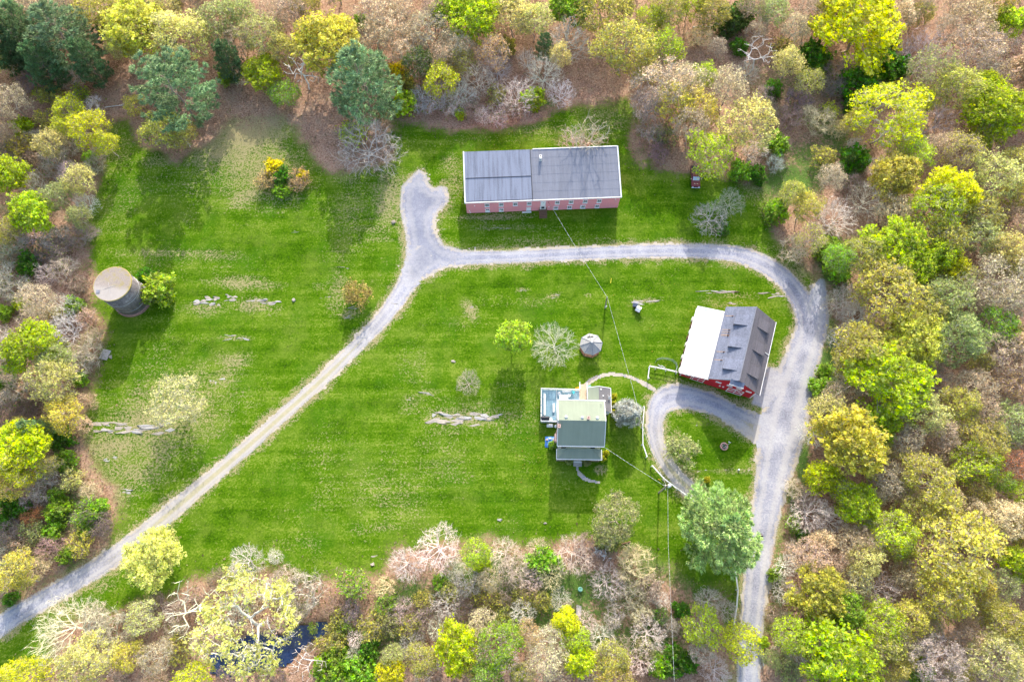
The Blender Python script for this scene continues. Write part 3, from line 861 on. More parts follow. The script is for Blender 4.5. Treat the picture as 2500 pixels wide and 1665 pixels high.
def tree(kind, px, py, r, col, h=None, label=None, group=True, bark=None, name=None, rz=None, base=None, var=None, crown=None):
    """px, py, r: crown centre and radius as surveyed in the photograph"""
    pk = {'F': 'S'}.get(kind, kind)
    Rm0 = r * mpp(py, 6)
    if h is None:
        h = {'S': 1.35 * Rm0 + .5, 'SP': 1.4 * Rm0 + .6, 'T': 1.25 * Rm0 + .6, 'F': 1.3 * Rm0 + .4}.get(kind)
        if h is None:
            h = min(13.0, max(4.0, 1.6 * Rm0 + 4.2)) if kind != 'N' else min(10, max(3.0, 1.6 * Rm0 + 2.0))
            if kind in 'P': h = min(15, 2.3 * Rm0 + 4)
            h *= rt.uniform(.92, 1.06)
    vs = PROTO[pk]
    parts, H0, R0, zc = vs[rt.randrange(len(vs)) if var is None else var % len(vs)]
    zcen = zc / H0 * h
    p = at(px, py, zcen)
    if base: p = Vector((*base, 0))
    sc = r * mpp(py, zcen) / R0 * ({'P': 1.0, 'PB': 1.0, 'PD': 1.06, 'PS': .85, 'S': 1.05, 'F': 1.05}.get(kind, 1.17))
    o = bpy.data.objects.new(name or TREE[kind][0], None); o.empty_display_size = .3
    link(o); o.location = (p.x, p.y, 0)
    o.rotation_euler = (rt.uniform(-.03, .03), rt.uniform(-.03, .03), rt.uniform(0, 6.28) if rz is None else rz)
    o.scale = (sc * rt.uniform(.88, 1.12), sc * rt.uniform(.88, 1.12), h / H0)
    c = COL[col]
    if kind == 'T' and col == 'pink': c = (.55, .475, .385)
    if kind == 'N' and col == 'pink': c = (.72, .63, .55)
    if bark is None:
        bark = {'N': c, 'W': c, 'T': c}.get(kind, (.30, .25, .205) if kind not in ('B', 'L') else (.46, .39, .33))
    for nm, me in parts:
        q = bpy.data.objects.new(nm, me); link(q, o)
        q.color = jit(c) if nm == 'crown' else jit(bark, .18)
        if nm == 'crown' and kind == 'T': q.color = jit((.2, .24, .06))
    if crown: crown_col(o, crown)
    o['category'] = TREE[kind][1]
    if label: o['label'] = label
    else: AUTO.append((o, kind, col, px, py, r))
    if group and not label and kind in GROUP: o['group'] = GROUP[kind]
    return o


REG = {'A': (0, 0), 'B': (834, 0), 'C': (1667, 0), 'D': (0, 555), 'E': (834, 555), 'F': (1667, 555), 'G': (0, 1110), 'H': (834, 1110), 'I': (1667, 1110)}
# the wood, crown by crown: region, kind, then column, row, radius and colour in survey units (2.825 to a photo pixel)
SURVEY = '''
A P 430 250 230 pine;A P 40 280 150 darkpine;A P 130 180 120 pine;A P 150 310 130 darkpine;A P 300 460 120 darkpine;A P 600 430 120 darkpine;A P 1000 50 60 pine;A P 1210 375 70 darkpine;A P 1570 420 95 darkpine;A P 20 150 80 darkpine
A B 90 60 80 beige;A B 260 30 130 beige;A B 255 380 85 beige;A L 700 60 140 olive;A M 930 190 170 gold;A L 1150 40 100 pale;A L 1240 240 165 pale;A L 1490 150 120 sage;A L 1650 90 110 sage;A L 1790 240 115 sage;A B 1640 280 90 tan;A S 1565 540 55 fresh;A N 1650 510 60 grey;A L 1960 340 90 olive;A M 1820 500 120 lime 6.5;A L 1960 640 100 fresh 5;A W 2080 480 110 white;A M 2270 310 200 gold;A B 1890 130 100 tan;A B 2000 60 110 beige;A L 2110 30 80 olive;A B 1330 30 70 tan;A B 470 10 110 beige;A L 840 330 80 pale;A L 760 180 80 olive
A SP 280 650 45 lime;A SP 350 660 70 olive;A SP 555 650 65 lime;A L 490 760 80 yellow;A T 620 770 95 grey;A L 430 880 60 yellow;A L 610 890 110 yellow;A L 730 990 75 yellow;A SP 310 820 60 gold;A S 155 870 60 lime;A SP 150 1000 85 gold;A L 340 1000 80 pale;A B 80 700 110 beige;A T 500 990 95 pink;A T 380 1120 110 pink;A T 470 1200 80 grey;A M 50 1210 115 lime;A T 230 1290 85 pink;A L 400 1350 95 sage;A L 550 1250 95 pale;A N 570 1390 85 white;A M 220 1470 115 lime;A L 550 1500 80 sage;A T 230 570 90 purple;A T 520 560 90 pink;A B 30 900 70 tan;A T 60 1080 90 brown;A T 640 1160 70 pink;A T 230 960 60 pink;A T 100 420 100 pink;A S 620 1090 40 fresh;A T 690 1060 60 pink
B B 250 60 120 beige;B B 410 80 105 beige;B B 330 170 130 beige;B B 240 260 110 beige;B B 590 210 130 beige;B S 135 150 50 fresh;B M 740 80 100 lime;B M 920 130 155 lime;B L 990 40 95 yellow;B L 1190 110 125 pale;B L 1330 140 100 pale;B L 1160 20 90 pale;B M 1580 70 110 fresh;B L 1820 70 140 olive;B L 1930 40 90 olive;B N 1560 250 150 grey;B P 1400 330 65 darkpine;B L 1950 320 170 olive;B L 2130 140 90 lime;B L 2240 330 110 lime;B L 2080 470 105 olive;B L 2260 60 110 olive;B L 530 450 100 dark;B F 395 490 55 forsythia;B S 440 720 80 lime;B S 450 600 65 olive;B L 690 555 100 yellow;B T 620 680 105 grey;B N 830 640 90 grey;B B 1050 370 110 orange;B N 930 520 120 grey;B N 1070 450 95 grey;B B 800 330 110 tan;B L 830 430 80 olive;B B 700 400 90 tan
B N 1200 640 135 white;B N 1400 470 120 white;B N 1510 620 95 white;B S 1320 690 70 lime;B L 1510 390 65 pale;B SP 1060 670 75 olive;B T 1070 800 75 pink;B T 760 720 80 pink;B N 970 790 50 white;B B 2210 590 160 beige;B L 2290 700 120 gold;B SP 80 920 80 lime;B N 1280 400 70 grey;B T 900 760 70 brown;B N 600 390 60 grey;B T 1180 760 60 brown;B T 540 700 70 purple;B B 500 250 90 tan;B N 780 230 100 grey;B B 450 350 90 beige;B B 2110 720 110 pink;B T 2140 900 90 pink;B SP 2230 950 80 sage;B T 2180 1050 70 brown;B B 640 90 100 tan;B S 1140 330 60 olive;B S 820 790 35 lime
C M 1210 160 265 yellow;C M 2250 155 90 lime;C L 2150 40 120 olive;C B 2000 130 130 beige;C L 1640 100 70 olive;C L 620 80 100 sage;C B 780 200 100 tan;C B 900 110 115 brown;C S 330 150 95 dark;C S 420 90 75 green;C S 390 330 52 green;C W 520 370 115 white;C N 450 480 80 grey;C S 870 390 110 green;C S 940 470 65 fresh;C S 1380 300 85 green;C S 1360 470 95 green;C S 1210 580 110 green;C S 1200 730 72 green;C S 1480 470 80 green;C S 1300 540 60 fresh;C T 1090 510 100 purple;C T 1030 610 80 brown;C T 1310 620 60 brown
C N 1680 340 165 grey;C B 1720 480 150 sage;C B 2020 330 150 tan;C T 2200 300 85 grey;C L 1900 620 140 olive;C M 2090 580 85 lime;C M 2160 770 175 lime;C L 2100 920 100 lime;C L 1440 800 190 yellow;C L 1640 700 80 yellow;C N 1740 820 140 grey;C B 40 560 110 beige;C L 150 530 75 lime;C B 310 600 130 beige;C L 110 740 120 gold;C B 60 860 100 beige;C L 450 850 150 pale;C L 190 1060 140 lime;C T 490 1060 80 grey;C T 800 680 85 purple;C T 740 810 85 brown;C T 930 830 100 beige;C SP 1010 770 55 yellow;C S 650 1000 80 fresh;C S 400 1180 75 fresh;C S 510 1210 55 green;C S 1180 1110 90 green
C M 1450 1210 130 gold;C L 1590 1070 105 lime;C N 1350 1140 85 white;C T 1180 1270 80 brown;C N 1300 1360 130 white;C L 860 1430 90 gold;C N 1060 1480 140 white;C M 1840 1330 150 yellow;C L 1730 1430 165 lime;C L 2060 1490 110 olive;C L 2150 1220 140 pale;C L 2260 1110 95 olive;C L 2330 1350 115 olive;C S 640 1470 80 fresh;C B 1930 1040 130 gold;C B 1780 1020 90 beige;C L 200 90 100 olive;C L 60 40 90 lime;C B 1640 20 90 tan;C B 1900 30 90 tan;C B 1830 210 90 tan;C N 2130 450 90 grey;C B 2280 520 90 tan;C T 1190 1020 60 grey;C SP 960 1080 70 olive;C T 600 780 70 brown;C T 640 1130 60 grey;C T 560 660 70 pink;C L 1040 20 90 olive;C B 480 20 90 tan;C L 2290 780 80 olive;C B 1480 1010 70 olive;C T 1060 900 60 beige;C S 620 620 60 green;C SP 700 350 80 olive;C L 720 430 90 pale
D T 390 80 100 pink;D T 370 160 90 purple;D T 580 60 80 purple;D T 440 290 90 pink;D S 200 260 70 green;D B 260 500 110 beige;D N 440 540 95 white;D S 520 550 65 fresh;D SP 380 610 60 olive;D S 150 530 42 lime;D T 80 420 110 pink;D N 430 690 110 white;D T 250 620 100 beige;D L 40 20 90 olive;D T 90 150 110 pink;D T 200 60 90 grey;D M 215 830 150 lime;D L 370 900 95 sage;D L 370 1070 130 pale;D S 560 1050 48 fresh;D L 440 1290 110 gold;D P 270 1400 90 pine;D S 430 1470 78 green;D L 150 1390 60 olive;D M 110 1530 150 yellow
D T 600 850 105 pink;D T 560 940 90 pink;D T 640 760 70 tan;D T 100 1130 120 pink;D T 90 1270 90 brown;D T 20 760 80 grey;D S 20 1040 70 green;D T 180 1280 70 brown;D T 600 1200 60 tan;D T 20 320 80 grey;D S 40 590 50 fresh;D T 330 760 80 grey;D S 420 840 60 sage;D T 30 900 70 grey;D T 250 1180 70 brown;D T 590 1360 50 tan
F L 1080 210 100 fresh;F S 1060 290 85 fresh;F S 990 150 80 fresh;F T 770 160 90 beige;F L 1230 190 115 olive;F M 1470 130 160 lime;F L 1800 80 140 olive;F L 2050 70 120 sage;F M 1760 190 105 lime;F M 1860 280 90 yellow;F L 2260 170 150 pale;F B 2200 400 175 beige;F B 2080 490 115 beige;F B 2290 490 110 beige;F L 1430 460 200 gold;F M 1620 310 95 lime;F L 1820 490 155 sage;F N 1150 490 115 white;F N 1230 610 115 white;F N 1090 750 75 white;F L 1900 760 170 sage;F L 2150 690 120 fresh;F L 1230 850 180 olive;F M 1590 770 165 gold;F M 1410 1050 225 lime;F L 1560 940 100 olive;F B 1150 1070 110 tan;F B 1060 1150 80 tan
F L 1000 1290 125 pale;F N 920 1400 95 grey;F S 960 1120 70 fresh;F S 985 1000 50 fresh;F M 1160 1480 200 gold;F M 1370 1390 105 lime;F L 1660 1280 150 pale;F N 1750 1010 130 grey;F B 2230 880 140 tan;F L 2060 930 60 olive;F B 2000 1110 125 tan;F B 2250 1080 105 orange;F L 1900 1230 120 gold;F L 2250 1350 120 sage;F L 2060 1480 150 olive;F L 2320 790 95 olive;F B 1180 1280 80 brown;F B 2090 1290 100 tan;F B 1800 1420 110 tan;F B 1530 1470 100 tan;F T 1700 930 90 pink;F L 2230 270 80 olive;F B 1960 350 80 olive;F L 1700 600 110 olive;F B 1330 680 80 tan;F S 1180 720 45 olive;F B 1420 1250 80 tan
G L 160 60 130 yellow;G L 100 190 100 gold;G T 310 210 95 grey;G S 460 50 70 fresh;G S 70 330 60 green;G S 150 370 55 green;G T 230 430 70 rust;G SP 220 530 80 sage;G S 400 390 75 fresh;G S 370 530 60 fresh;G SP 600 390 100 fresh;G S 690 370 58 fresh;G S 590 520 50 fresh;G T 700 470 80 purple;G SP 560 610 80 gold;G S 460 690 48 fresh;G L 90 800 110 gold;G L 170 860 60 gold;G T 50 560 80 brown;G S 80 990 45 green;G SP 490 170 80 pale;G T 30 700 70 pink;G T 360 640 80 brown;G T 230 300 70 pink;G T 620 250 60 tan;G T 280 760 70 tan;G T 30 900 50 grey;G S 400 280 55 fresh;G S 20 460 60 green
G L 610 1420 165 pale;G L 200 1530 130 yellow;G L 50 1550 80 yellow;G B 1000 1120 100 pale;G T 800 1190 110 pink;G B 1080 1390 100 tan;G N 1680 740 110 white;G N 1890 700 50 white;G T 1500 850 60 brown;G T 1980 850 85 pink;G T 2110 950 115 pink;G T 2050 1070 85 pink;G T 1330 1010 85 brown;G W 2110 1430 110 white;G S 2290 1450 100 fresh;G SP 2160 1190 35 fresh;G L 1340 1530 100 yellow;G T 1220 1230 85 pink;G SP 2280 1280 90 olive;G T 940 1280 80 brown;G T 1080 1030 70 purple;G L 900 1390 90 gold;G T 660 1090 80 pink;G SP 1240 1330 80 olive;G T 1580 1530 70 brown;G T 1900 1540 70 brown;G SP 2340 1130 70 olive;G T 2290 1040 70 brown;G N 1180 1080 70 white
H SP 80 890 100 fresh;H T 310 910 70 beige;H N 440 750 110 pink;H N 660 640 160 pink;H L 930 680 85 lime;H S 970 770 55 lime;H T 780 790 70 pink;H S 690 880 52 fresh;H T 880 890 90 pink;H N 1130 680 110 pink;H S 1370 720 95 fresh;H N 1350 640 75 beige;H T 1200 800 105 pink;H N 1310 860 90 pink;H N 1450 830 90 beige;H N 1610 690 135 pink;H T 1690 600 60 brown;H T 2020 770 120 cream;H N 1840 880 110 grey;H T 1990 970 85 pink;H N 720 1020 100 grey;H N 1250 1080 80 white;H N 1510 1000 70 grey;H M 800 1330 138 yellow;H B 970 1160 95 cream;H L 1090 1300 140 fresh;H B 1290 1250 85 orange
H B 1440 1310 115 cream;H B 1400 1440 120 cream;H M 1640 1410 100 yellow;H M 1550 1160 90 yellow;H L 1620 1280 85 lime;H N 1680 1150 75 grey;H N 1790 1260 95 pink;H N 2120 1240 110 pink;H T 1880 1110 70 pink;H N 480 1310 85 grey;H N 940 1380 80 white;H N 1150 1420 80 white;H N 650 1200 70 grey;H SP 220 1180 90 olive;H SP 300 1040 75 fresh;H SP 340 1170 75 sage;H S 200 1350 75 green;H N 90 1270 60 white;H N 80 1370 55 white;H L 550 1410 90 olive;H S 120 1500 100 fresh;H M 340 1520 85 yellow;H L 350 1400 75 sage;H L 1000 1520 100 fresh;H L 1870 1410 105 olive;H L 1870 1520 120 olive;H N 2080 1430 90 white;H S 2190 1460 75 fresh;H S 2300 1420 85 green;H SP 2200 1110 60 green
H S 2340 1060 55 green;H T 420 1080 85 pink;H T 60 1090 80 purple;H T 560 1120 80 brown;H SP 450 1180 80 olive;H T 860 1080 80 brown;H SP 1000 990 80 olive;H T 1110 960 70 brown;H SP 1380 1000 70 olive;H SP 1120 1130 70 olive;H T 1900 1330 80 brown;H T 1300 960 70 tan;H SP 20 1200 60 fresh;H SP 560 1000 60 olive;H T 640 1390 60 pink;H S 20 1440 50 fresh;H N 2210 1000 60 pink;H T 2060 1090 70 beige;H SP 2090 1340 70 sage;H B 1250 1530 80 olive;H T 560 1530 60 pink;H S 1220 1500 45 lime;H L 850 1450 70 olive;H S 1490 760 50 fresh;H SP 740 940 70 olive;H SP 1260 980 60 olive;H B 1540 1500 60 tan;H T 2270 1180 60 pink
I M 950 150 90 yellow;I M 1210 340 120 lime;I L 1110 250 90 lime;I N 900 400 135 white;I N 1050 440 95 white;I N 1360 300 60 white;I L 1690 190 165 gold;I L 1640 390 120 olive;I L 1450 540 130 lime;I B 1330 470 85 beige;I L 1870 660 255 gold;I L 1780 960 180 gold;I L 1250 740 105 pale;I B 870 720 130 tan;I N 730 760 80 white;I M 940 940 160 gold;I N 720 930 100 white;I N 1390 920 130 pink;I M 1120 1060 105 fresh;I L 1360 1160 140 lime;I L 1560 1130 115 gold;I L 1350 1320 110 olive;I M 1080 1430 225 lime;I L 730 1240 105 lime;I T 690 1330 75 pink;I N 790 1370 70 white;I SP 720 1470 80 sage;I B 1770 1430 150 pink;I L 2150 1390 175 pale;I L 2320 1300 65 yellow
I L 2220 440 125 beige;I M 2310 750 100 lime;I L 2180 1150 135 olive;I L 2090 1060 95 olive;I L 2010 70 135 lime;I B 2290 80 100 rust;I L 2190 190 70 fresh;I L 2320 270 70 lime;I L 2030 240 85 olive;I B 1400 170 120 tan;I L 130 1180 110 lime;I L 390 1290 115 yellow;I N 240 1490 90 white;I N 190 1010 90 grey;I N 310 1080 75 grey;I S 30 1430 65 green;I L 1450 1490 80 olive;I S 1640 1500 75 fresh;I T 770 230 65 beige;I T 820 300 60 pink;I B 1150 620 100 tan;I B 1560 300 90 tan;I L 1500 650 90 olive;I B 1230 560 80 tan;I B 1300 620 80 tan;I L 1900 1500 70 olive;I B 1960 1260 100 tan;I B 2060 560 100 olive;I B 1560 60 90 tan;I T 700 1110 50 pink;I S 560 1290 35 lime;I S 830 560 45 green;I SP 760 650 50 pink;I S 620 830 40 fresh;I T 1640 1290 60 pink;I L 2330 560 80 olive;I T 620 1090 50 brown;I SP 760 470 50 fresh;I L 600 1400 50 sage
'''
for row in SURVEY.replace('\n', ';').split(';'):
    q = row.split()
    if len(q) < 5: continue
    reg, kd, x, y, r, c = q[:6]
    x, y, r = float(x) / 2.825 + REG[reg][0], float(y) / 2.825 + REG[reg][1], float(r) / 2.825
    tree(kd, x, y, r, c, float(q[6]) if len(q) > 6 else None)

# trees that stand on their own or are landmarks
tree('PB', 428, 219, 100, 'pine', 17, 'broad open blue-green pine reaching over the lawn at upper left', rz=.5)
tree('L', 330, 255, 24, 'gold', 4, 'small gold-green tree tucked left of the broad open pine')
tree('L', 400, 315, 48, 'gold', 6, 'golden half-leafed tree under the lower edge of the broad pine', var=1)
tree('L', 447, 335, 30, 'olive', 5, 'small olive tree at the lower right foot of the broad pine')
tree('P', 887, 198, 80, 'pine', 16, 'tall dark blue-green pine left above the brick building', var=0)
tree('PD', 1755, 1296, 96, 'lightpine', 15, 'big light green pine beside the road below the lawn island', var=1)
tree('F', 670, 411, 20, 'forsythia', 2.6, 'bright yellow forsythia at the top of the lone lawn shrub clump')
tree('F', 740, 429, 14, 'forsythia', 2.0, 'small yellow forsythia at the right end of the lawn shrub clump')
tree('SP', 650, 440, 24, 'orange', 2.6, 'pale orange-tan bush at the left of the lawn shrub clump')
tree('SP', 728, 440, 26, 'orange', 2.6, 'pale orange-tan bush at the right of the lawn shrub clump')
tree('S', 690, 433, 22, 'green', 2.4, 'dark green bush in the middle of the lawn shrub clump')
tree('S', 690, 464, 20, 'fresh', 1.6, 'fresh green bush at the foot of the lawn shrub clump')
tree('S', 385, 706, 41, 'lime', 4.2, 'round lime green bush right beside the silo', var=0, crown=(.44, .58, .06))
tree('S', 355, 672, 18, 'green', 2, 'small green bush peeping out between silo and lime bush')
tree('SP', 876, 716, 36, 'orange', 4.2, 'small orange-brown bushy tree on the lawn left of the track', bark=(.3, .2, .1), crown=(.50, .40, .13))
tree('B', 437, 978, 58, 'cream', 7.5, 'thin creamy-leaved tree over the dry patch on left lawn', bark=(.5, .44, .34), var=2, crown=(.78, .74, .34))
tree('M', 1253, 824, 38, 'lime', 7.0, 'round lime-yellow young tree on the lawn left of the bare spreading tree', var=1, crown=(.52, .70, .07))
tree('N', 1354, 835, 58, 'white', 7.5, 'spreading bare tree between lime tree and gazebo', bark=(.50, .46, .37), var=1)
tree('N', 1143, 930, 28, 'white', 3.6, 'small bare lawn tree above the long rock outcrop', bark=(.52, .47, .40), var=2)
tree('N', 894, 345, 80, 'grey', 8, 'big grey bare spreading tree at the lawn edge left of brick building', bark=(.58, .51, .44), var=0)
TREE['NB'] = TREE['N']
tree('NB', 1432, 332, 44, 'beige', 12.5, 'bare tree close behind the brick building roof, right trunk', bark=(.50, .42, .33), base=(at(1440, 372, 5).x, 84.2))
tree('NB', 1400, 338, 32, 'beige', 10.5, 'smaller bare tree behind the brick building roof, left trunk', bark=(.48, .40, .31), base=(at(1402, 374, 5).x, 83.9))
tree('N', 1787, 488, 38, 'grey', 5.5, 'upper right one of two bare trees on the lawn right of brick building', bark=(.50, .44, .38), var=0)
tree('N', 1738, 525, 40, 'grey', 5.0, 'lower left one of two bare trees on the lawn right of brick building', bark=(.52, .47, .40), var=1)
tree('S', 1765, 560, 18, 'green', 1.6, 'low green bush at the foot of the two bare lawn trees')
S_last = tree('M', 371, 1362, 53, 'pale', 7, 'pale yellow leafy tree between the track and the pond wood', var=2)
crown_col(S_last, (.88, .90, .30))
tree('N', 149, 1542, 80, 'white', 12, 'cream-white bare multi-stemmed tree leaning at the lower left', bark=(.68, .60, .46), var=2)
for i, (x, y, r, hh, cc) in enumerate([(600, 1520, 112, 15, (.48, .50, .12))]):
    TREE['LH'] = TREE['L']
    o = tree('LH', x, y, r, 'pale', hh, 'huge pale spreading tree with white limbs over the pond', bark=(.62, .56, .46))
    crown_col(o, (.72, .74, .24))
tree('W', 470, 1490, 60, 'white', 10, 'white dead tree reaching out left of the huge pond tree', bark=(.62, .55, .46), var=0)
tree('SP', 1535, 1344, 1, 'olive', .6, 'tiny olive sprout beside the brush pile') if False else None
tree('L', 1500, 1268, 48, 'sage', 6.5, 'sage green tree on the lawn edge above the firewood heap', var=4)
tree('S', 1482, 1308, 28, 'sage', 3, 'lower sage green bush at the left foot of the firewood tree')
tree('L', 537 + 834 + 200, 1344 + 400, 60, 'olive', 9, 'olive tree at the bottom edge below the thicket')
tree('SP', 1668, 1100, 35, 'pale', 4.2, 'rounded pale green bush on the lawn island by the driveway', var=1, crown=(.52, .56, .24))
tree('PS', 1530, 1010, 34, 'blue', 4.6, 'round silvery blue spruce on the lawn right of the farmhouse')
tree('N', 2010 + 45, 735, 36, 'white', 6, 'whitish bare tree leaning over the road edge across from the barn', bark=(.55, .5, .42))
tree('S', 1442, 1085, 11, 'fresh', 1.6, 'fresh green bush growing beside the blue tarp') if False else None
# smaller trees filling the canopy between the surveyed crowns
rf = random.Random(21); placed = [(e[3], e[4], e[5]) for e in AUTO]; nf = 0
lp = np.array(LAWN, float)
for k in range(6000):
    x, y = rf.uniform(10, 2490), rf.uniform(10, 1655)
    if not (x > 1900 or y > 1400 or (x < 235 and y > 260) or (y < 330 and x > 1700)): continue
    if x > 1880 and y < 470 and x < 2030 and y > 330: continue
    if poly_sdf(np.array([[x, y]]), lp)[0] < 34 or poly_sdf(np.array([[x, y]]), np.array(POND, float))[0] < 20: continue
    r = rf.uniform(22, 36)
    if any((x - a) ** 2 + (y - b) ** 2 < (c * .92 + r * .62) ** 2 for a, b, c in placed): continue
    if x > 1880: kd, cl = rf.choice(['L', 'L', 'B', 'B']), rf.choice(['olive', 'gold', 'tan', 'beige', 'pale', 'sage'])
    else: kd, cl = rf.choice(['T', 'SP', 'B', 'N']), rf.choice(['pink', 'brown', 'olive', 'beige', 'tan', 'grey'])
    if kd in 'TN' and cl in ('olive',): cl = 'tan'
    placed.append((x, y, r)); nf += 1
    tree(kd, x, y, r, cl)
print('filled', nf)
# beyond the frame the wood goes on
ro = random.Random(3)
for i in range(46):
    if i < 22: x, y = -60 + i * 122 + ro.uniform(-40, 40), ro.uniform(-120, -60)
    elif i < 34: x, y = ro.uniform(-130, -50), 40 + (i - 22) * 125
    else: x, y = ro.uniform(2540, 2640), 40 + (i - 34) * 135
    if 440 > x and y > 1350: continue
    tree(ro.choice('MLLBB'), x, y, ro.uniform(40, 62), ro.choice(['lime', 'olive', 'gold', 'beige', 'pale', 'tan']))

# labels for the wood: colour and kind, where, and the place in the row when several match
SZ = lambda k, r: '' if k in 'SSPTF' else ('large ' if r > 52 else 'small ' if r < 31 else '')
bag = {}
for e in AUTO: bag.setdefault((e[1], e[2], zone(e[3], e[4])), []).append(e)
ORD = ['', 'second', 'third', 'fourth', 'fifth', 'sixth', 'seventh', 'eighth', 'ninth', 'tenth', 'eleventh', 'twelfth', 'thirteenth', 'fourteenth', 'fifteenth', 'sixteenth', 'seventeenth', 'eighteenth', 'nineteenth', 'twentieth'] + ['farther'] * 40
for (kd, cn, zn), es in bag.items():
    head = CNAME[cn] + ' ' + TREE[kd][2]
    if len(es) == 1: es[0][0]['label'] = f'{head} {zn}'; continue
    sub = {}
    for e in es: sub.setdefault(SZ(kd, e[5]), []).append(e)
    for sz, ee in sub.items():
        if len(ee) == 1 and sz: ee[0][0]['label'] = f'{sz}{head} {zn}'; continue
        if sz == '' and len(sub) > 1 and kd not in 'SSPTF': sz = 'mid-sized '
        dx = max(e[3] for e in ee) - min(e[3] for e in ee); dy = max(e[4] for e in ee) - min(e[4] for e in ee)
        if len(ee) == 1: ee[0][0]['label'] = f'{sz}{head} {zn}'; continue
        hz = dx >= dy
        ee.sort(key=lambda e: e[3] if hz else e[4])
        for i, e in enumerate(ee):
            n = len(ee)
            if hz: w_ = 'leftmost' if i == 0 else 'rightmost' if i == n - 1 else ORD[i] + ' from left'
            else: w_ = 'topmost' if i == 0 else 'lowest' if i == n - 1 else ORD[i] + ' from top'
            e[0]['label'] = f'{sz}{head} {zn}, {w_}'

# ------------------------------------------------------------------ paint and building materials
M_white = simple('white_paint', (.72, .72, .71), .5, .06, 3, dirt=(.6, .58, .54))
M_trim = simple('weathered_white_trim', (.72, .71, .69), .6, .1, 3, dirt=(.45, .42, .38))
M_glass = simple('window_glass', (.035, .045, .055), .12, .3, 2, spec=.6, bump=0)
M_black = simple('soot_black', (.012, .012, .012), .9, .2)
M_darkmetal = simple('dark_metal', (.03, .03, .033), .5, .3)
M_galv = simple('galvanised_metal', (.42, .44, .46), .45, .15, 3, metal=.6)
M_wood = simple('grey_wood', (.30, .25, .20), .85, .3, 1.5, (1, 8, 8))
M_newwood = simple('tan_planks', (.50, .38, .27), .8, .2, 2, (8, 1, 1))
M_brownwood = simple('brown_wood', (.16, .09, .055), .8, .3, 2, (1, 6, 6))
M_red = simple('barn_red_boards', (.50, .02, .03), .7, .18, 1.2, (6, 6, .6), dirt=(.40, .02, .025))
M_chim = simple('chimney_brick', (.50, .33, .29), .85, .2, 5)
M_stone = simple('limestone', (.34, .30, .255), .95, .35, 1.6, (1, 3, 1), dirt=(.24, .225, .14), bump=.6)
M_stone2 = simple('grey_stone', (.36, .345, .33), .95, .35, 1.8, (1, 3, 1), dirt=(.2, .19, .17), bump=.6)


def brick_mat(name, c1, c2, mortar, scale):
    t = NT(name)
    pos = t.n('ShaderNodeTexCoord').outputs['Object']
    sx = t.n('ShaderNodeSeparateXYZ'); t.l(pos, sx.inputs[0])
    cx = t.n('ShaderNodeCombineXYZ'); t.l(t.math('ADD', sx.outputs[0], sx.outputs[1]), cx.inputs[0]); t.l(sx.outputs[2], cx.inputs[1])
    b = t.n('ShaderNodeTexBrick'); t.l(cx.outputs[0], b.inputs['Vector'])
    b.inputs['Color1'].default_value = (*c1, 1); b.inputs['Color2'].default_value = (*c2, 1); b.inputs['Mortar'].default_value = (*mortar, 1)
    b.inputs['Scale'].default_value = scale; b.inputs['Mortar Size'].default_value = .015
    n = t.noise(pos, .8, 5, .7)
    c = t.mix(t.math('MULTIPLY', t.step(n, .5, .75), .5), b.outputs[0], (.62, .34, .34))
    t.bsdf(c, .9, b.outputs['Fac'], .3, .02)
    return t.m


M_brick = brick_mat('painted_brick', (.74, .255, .28), (.78, .30, .32), (.72, .30, .31), 4)


def roof_mat(name, c, streak=0.0, var=.22, fine=9, rust=None, spots=None):
    """shingle or roll roofing: soft streaks running down the slope (local y), grain, specks"""
    t = NT(name)
    pos = t.n('ShaderNodeTexCoord').outputs['Object']
    n1 = t.noise(t.mapv(pos, (1.6, .10, .1)), 1.4, 4, .6)
    n2 = t.noise(pos, fine, 3, .7); n3 = t.noise(pos, .5, 3)
    f = t.math('ADD', t.math('MULTIPLY', n2, .5), t.math('ADD', t.math('MULTIPLY', n1, .25 + streak), t.math('MULTIPLY', n3, .25 - streak * .5)))
    col = t.ramp(f, [(.33, tuple(q * (1 - var) for q in c)), (.67, tuple(min(1, q * (1 + var)) for q in c))])
    if spots: col = t.mix(t.math('MULTIPLY', t.step(t.noise(pos, 2.6, 2, .8), .66, .74), .7), col, spots)
    t.bsdf(col, .85, n2, .4, .03, spec=.2)
    return t.m


M_roll = roof_mat('grey_roll_roofing', (.18, .187, .22), .25)
M_roll2 = roof_mat('newer_roll_roofing', (.155, .17, .215), .5, .45)
M_green_roof = roof_mat('green_shingles', (.225, .26, .20), .05, .15, 14)
M_grey_roof = roof_mat('grey_shingles', (.15, .145, .15), .05, .25, 10, spots=(.4, .4, .38))
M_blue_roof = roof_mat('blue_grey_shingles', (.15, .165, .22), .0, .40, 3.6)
M_dark_roof = roof_mat('weathered_shingles_cheek_shade', (.115, .105, .115), .3, .35, 6, spots=(.35, .34, .33))
M_gaz = roof_mat('gazebo_shingles', (.30, .30, .29), .05, .28, 7)


def frame_M(o, rz):
    return Matrix.Translation(o) @ Matrix.Rotation(rz, 4, 'Z')


def local(o, rz, px, py, z):
    return frame_M(Vector((o[0], o[1], 0)), rz).inverted() @ at(px, py, z)


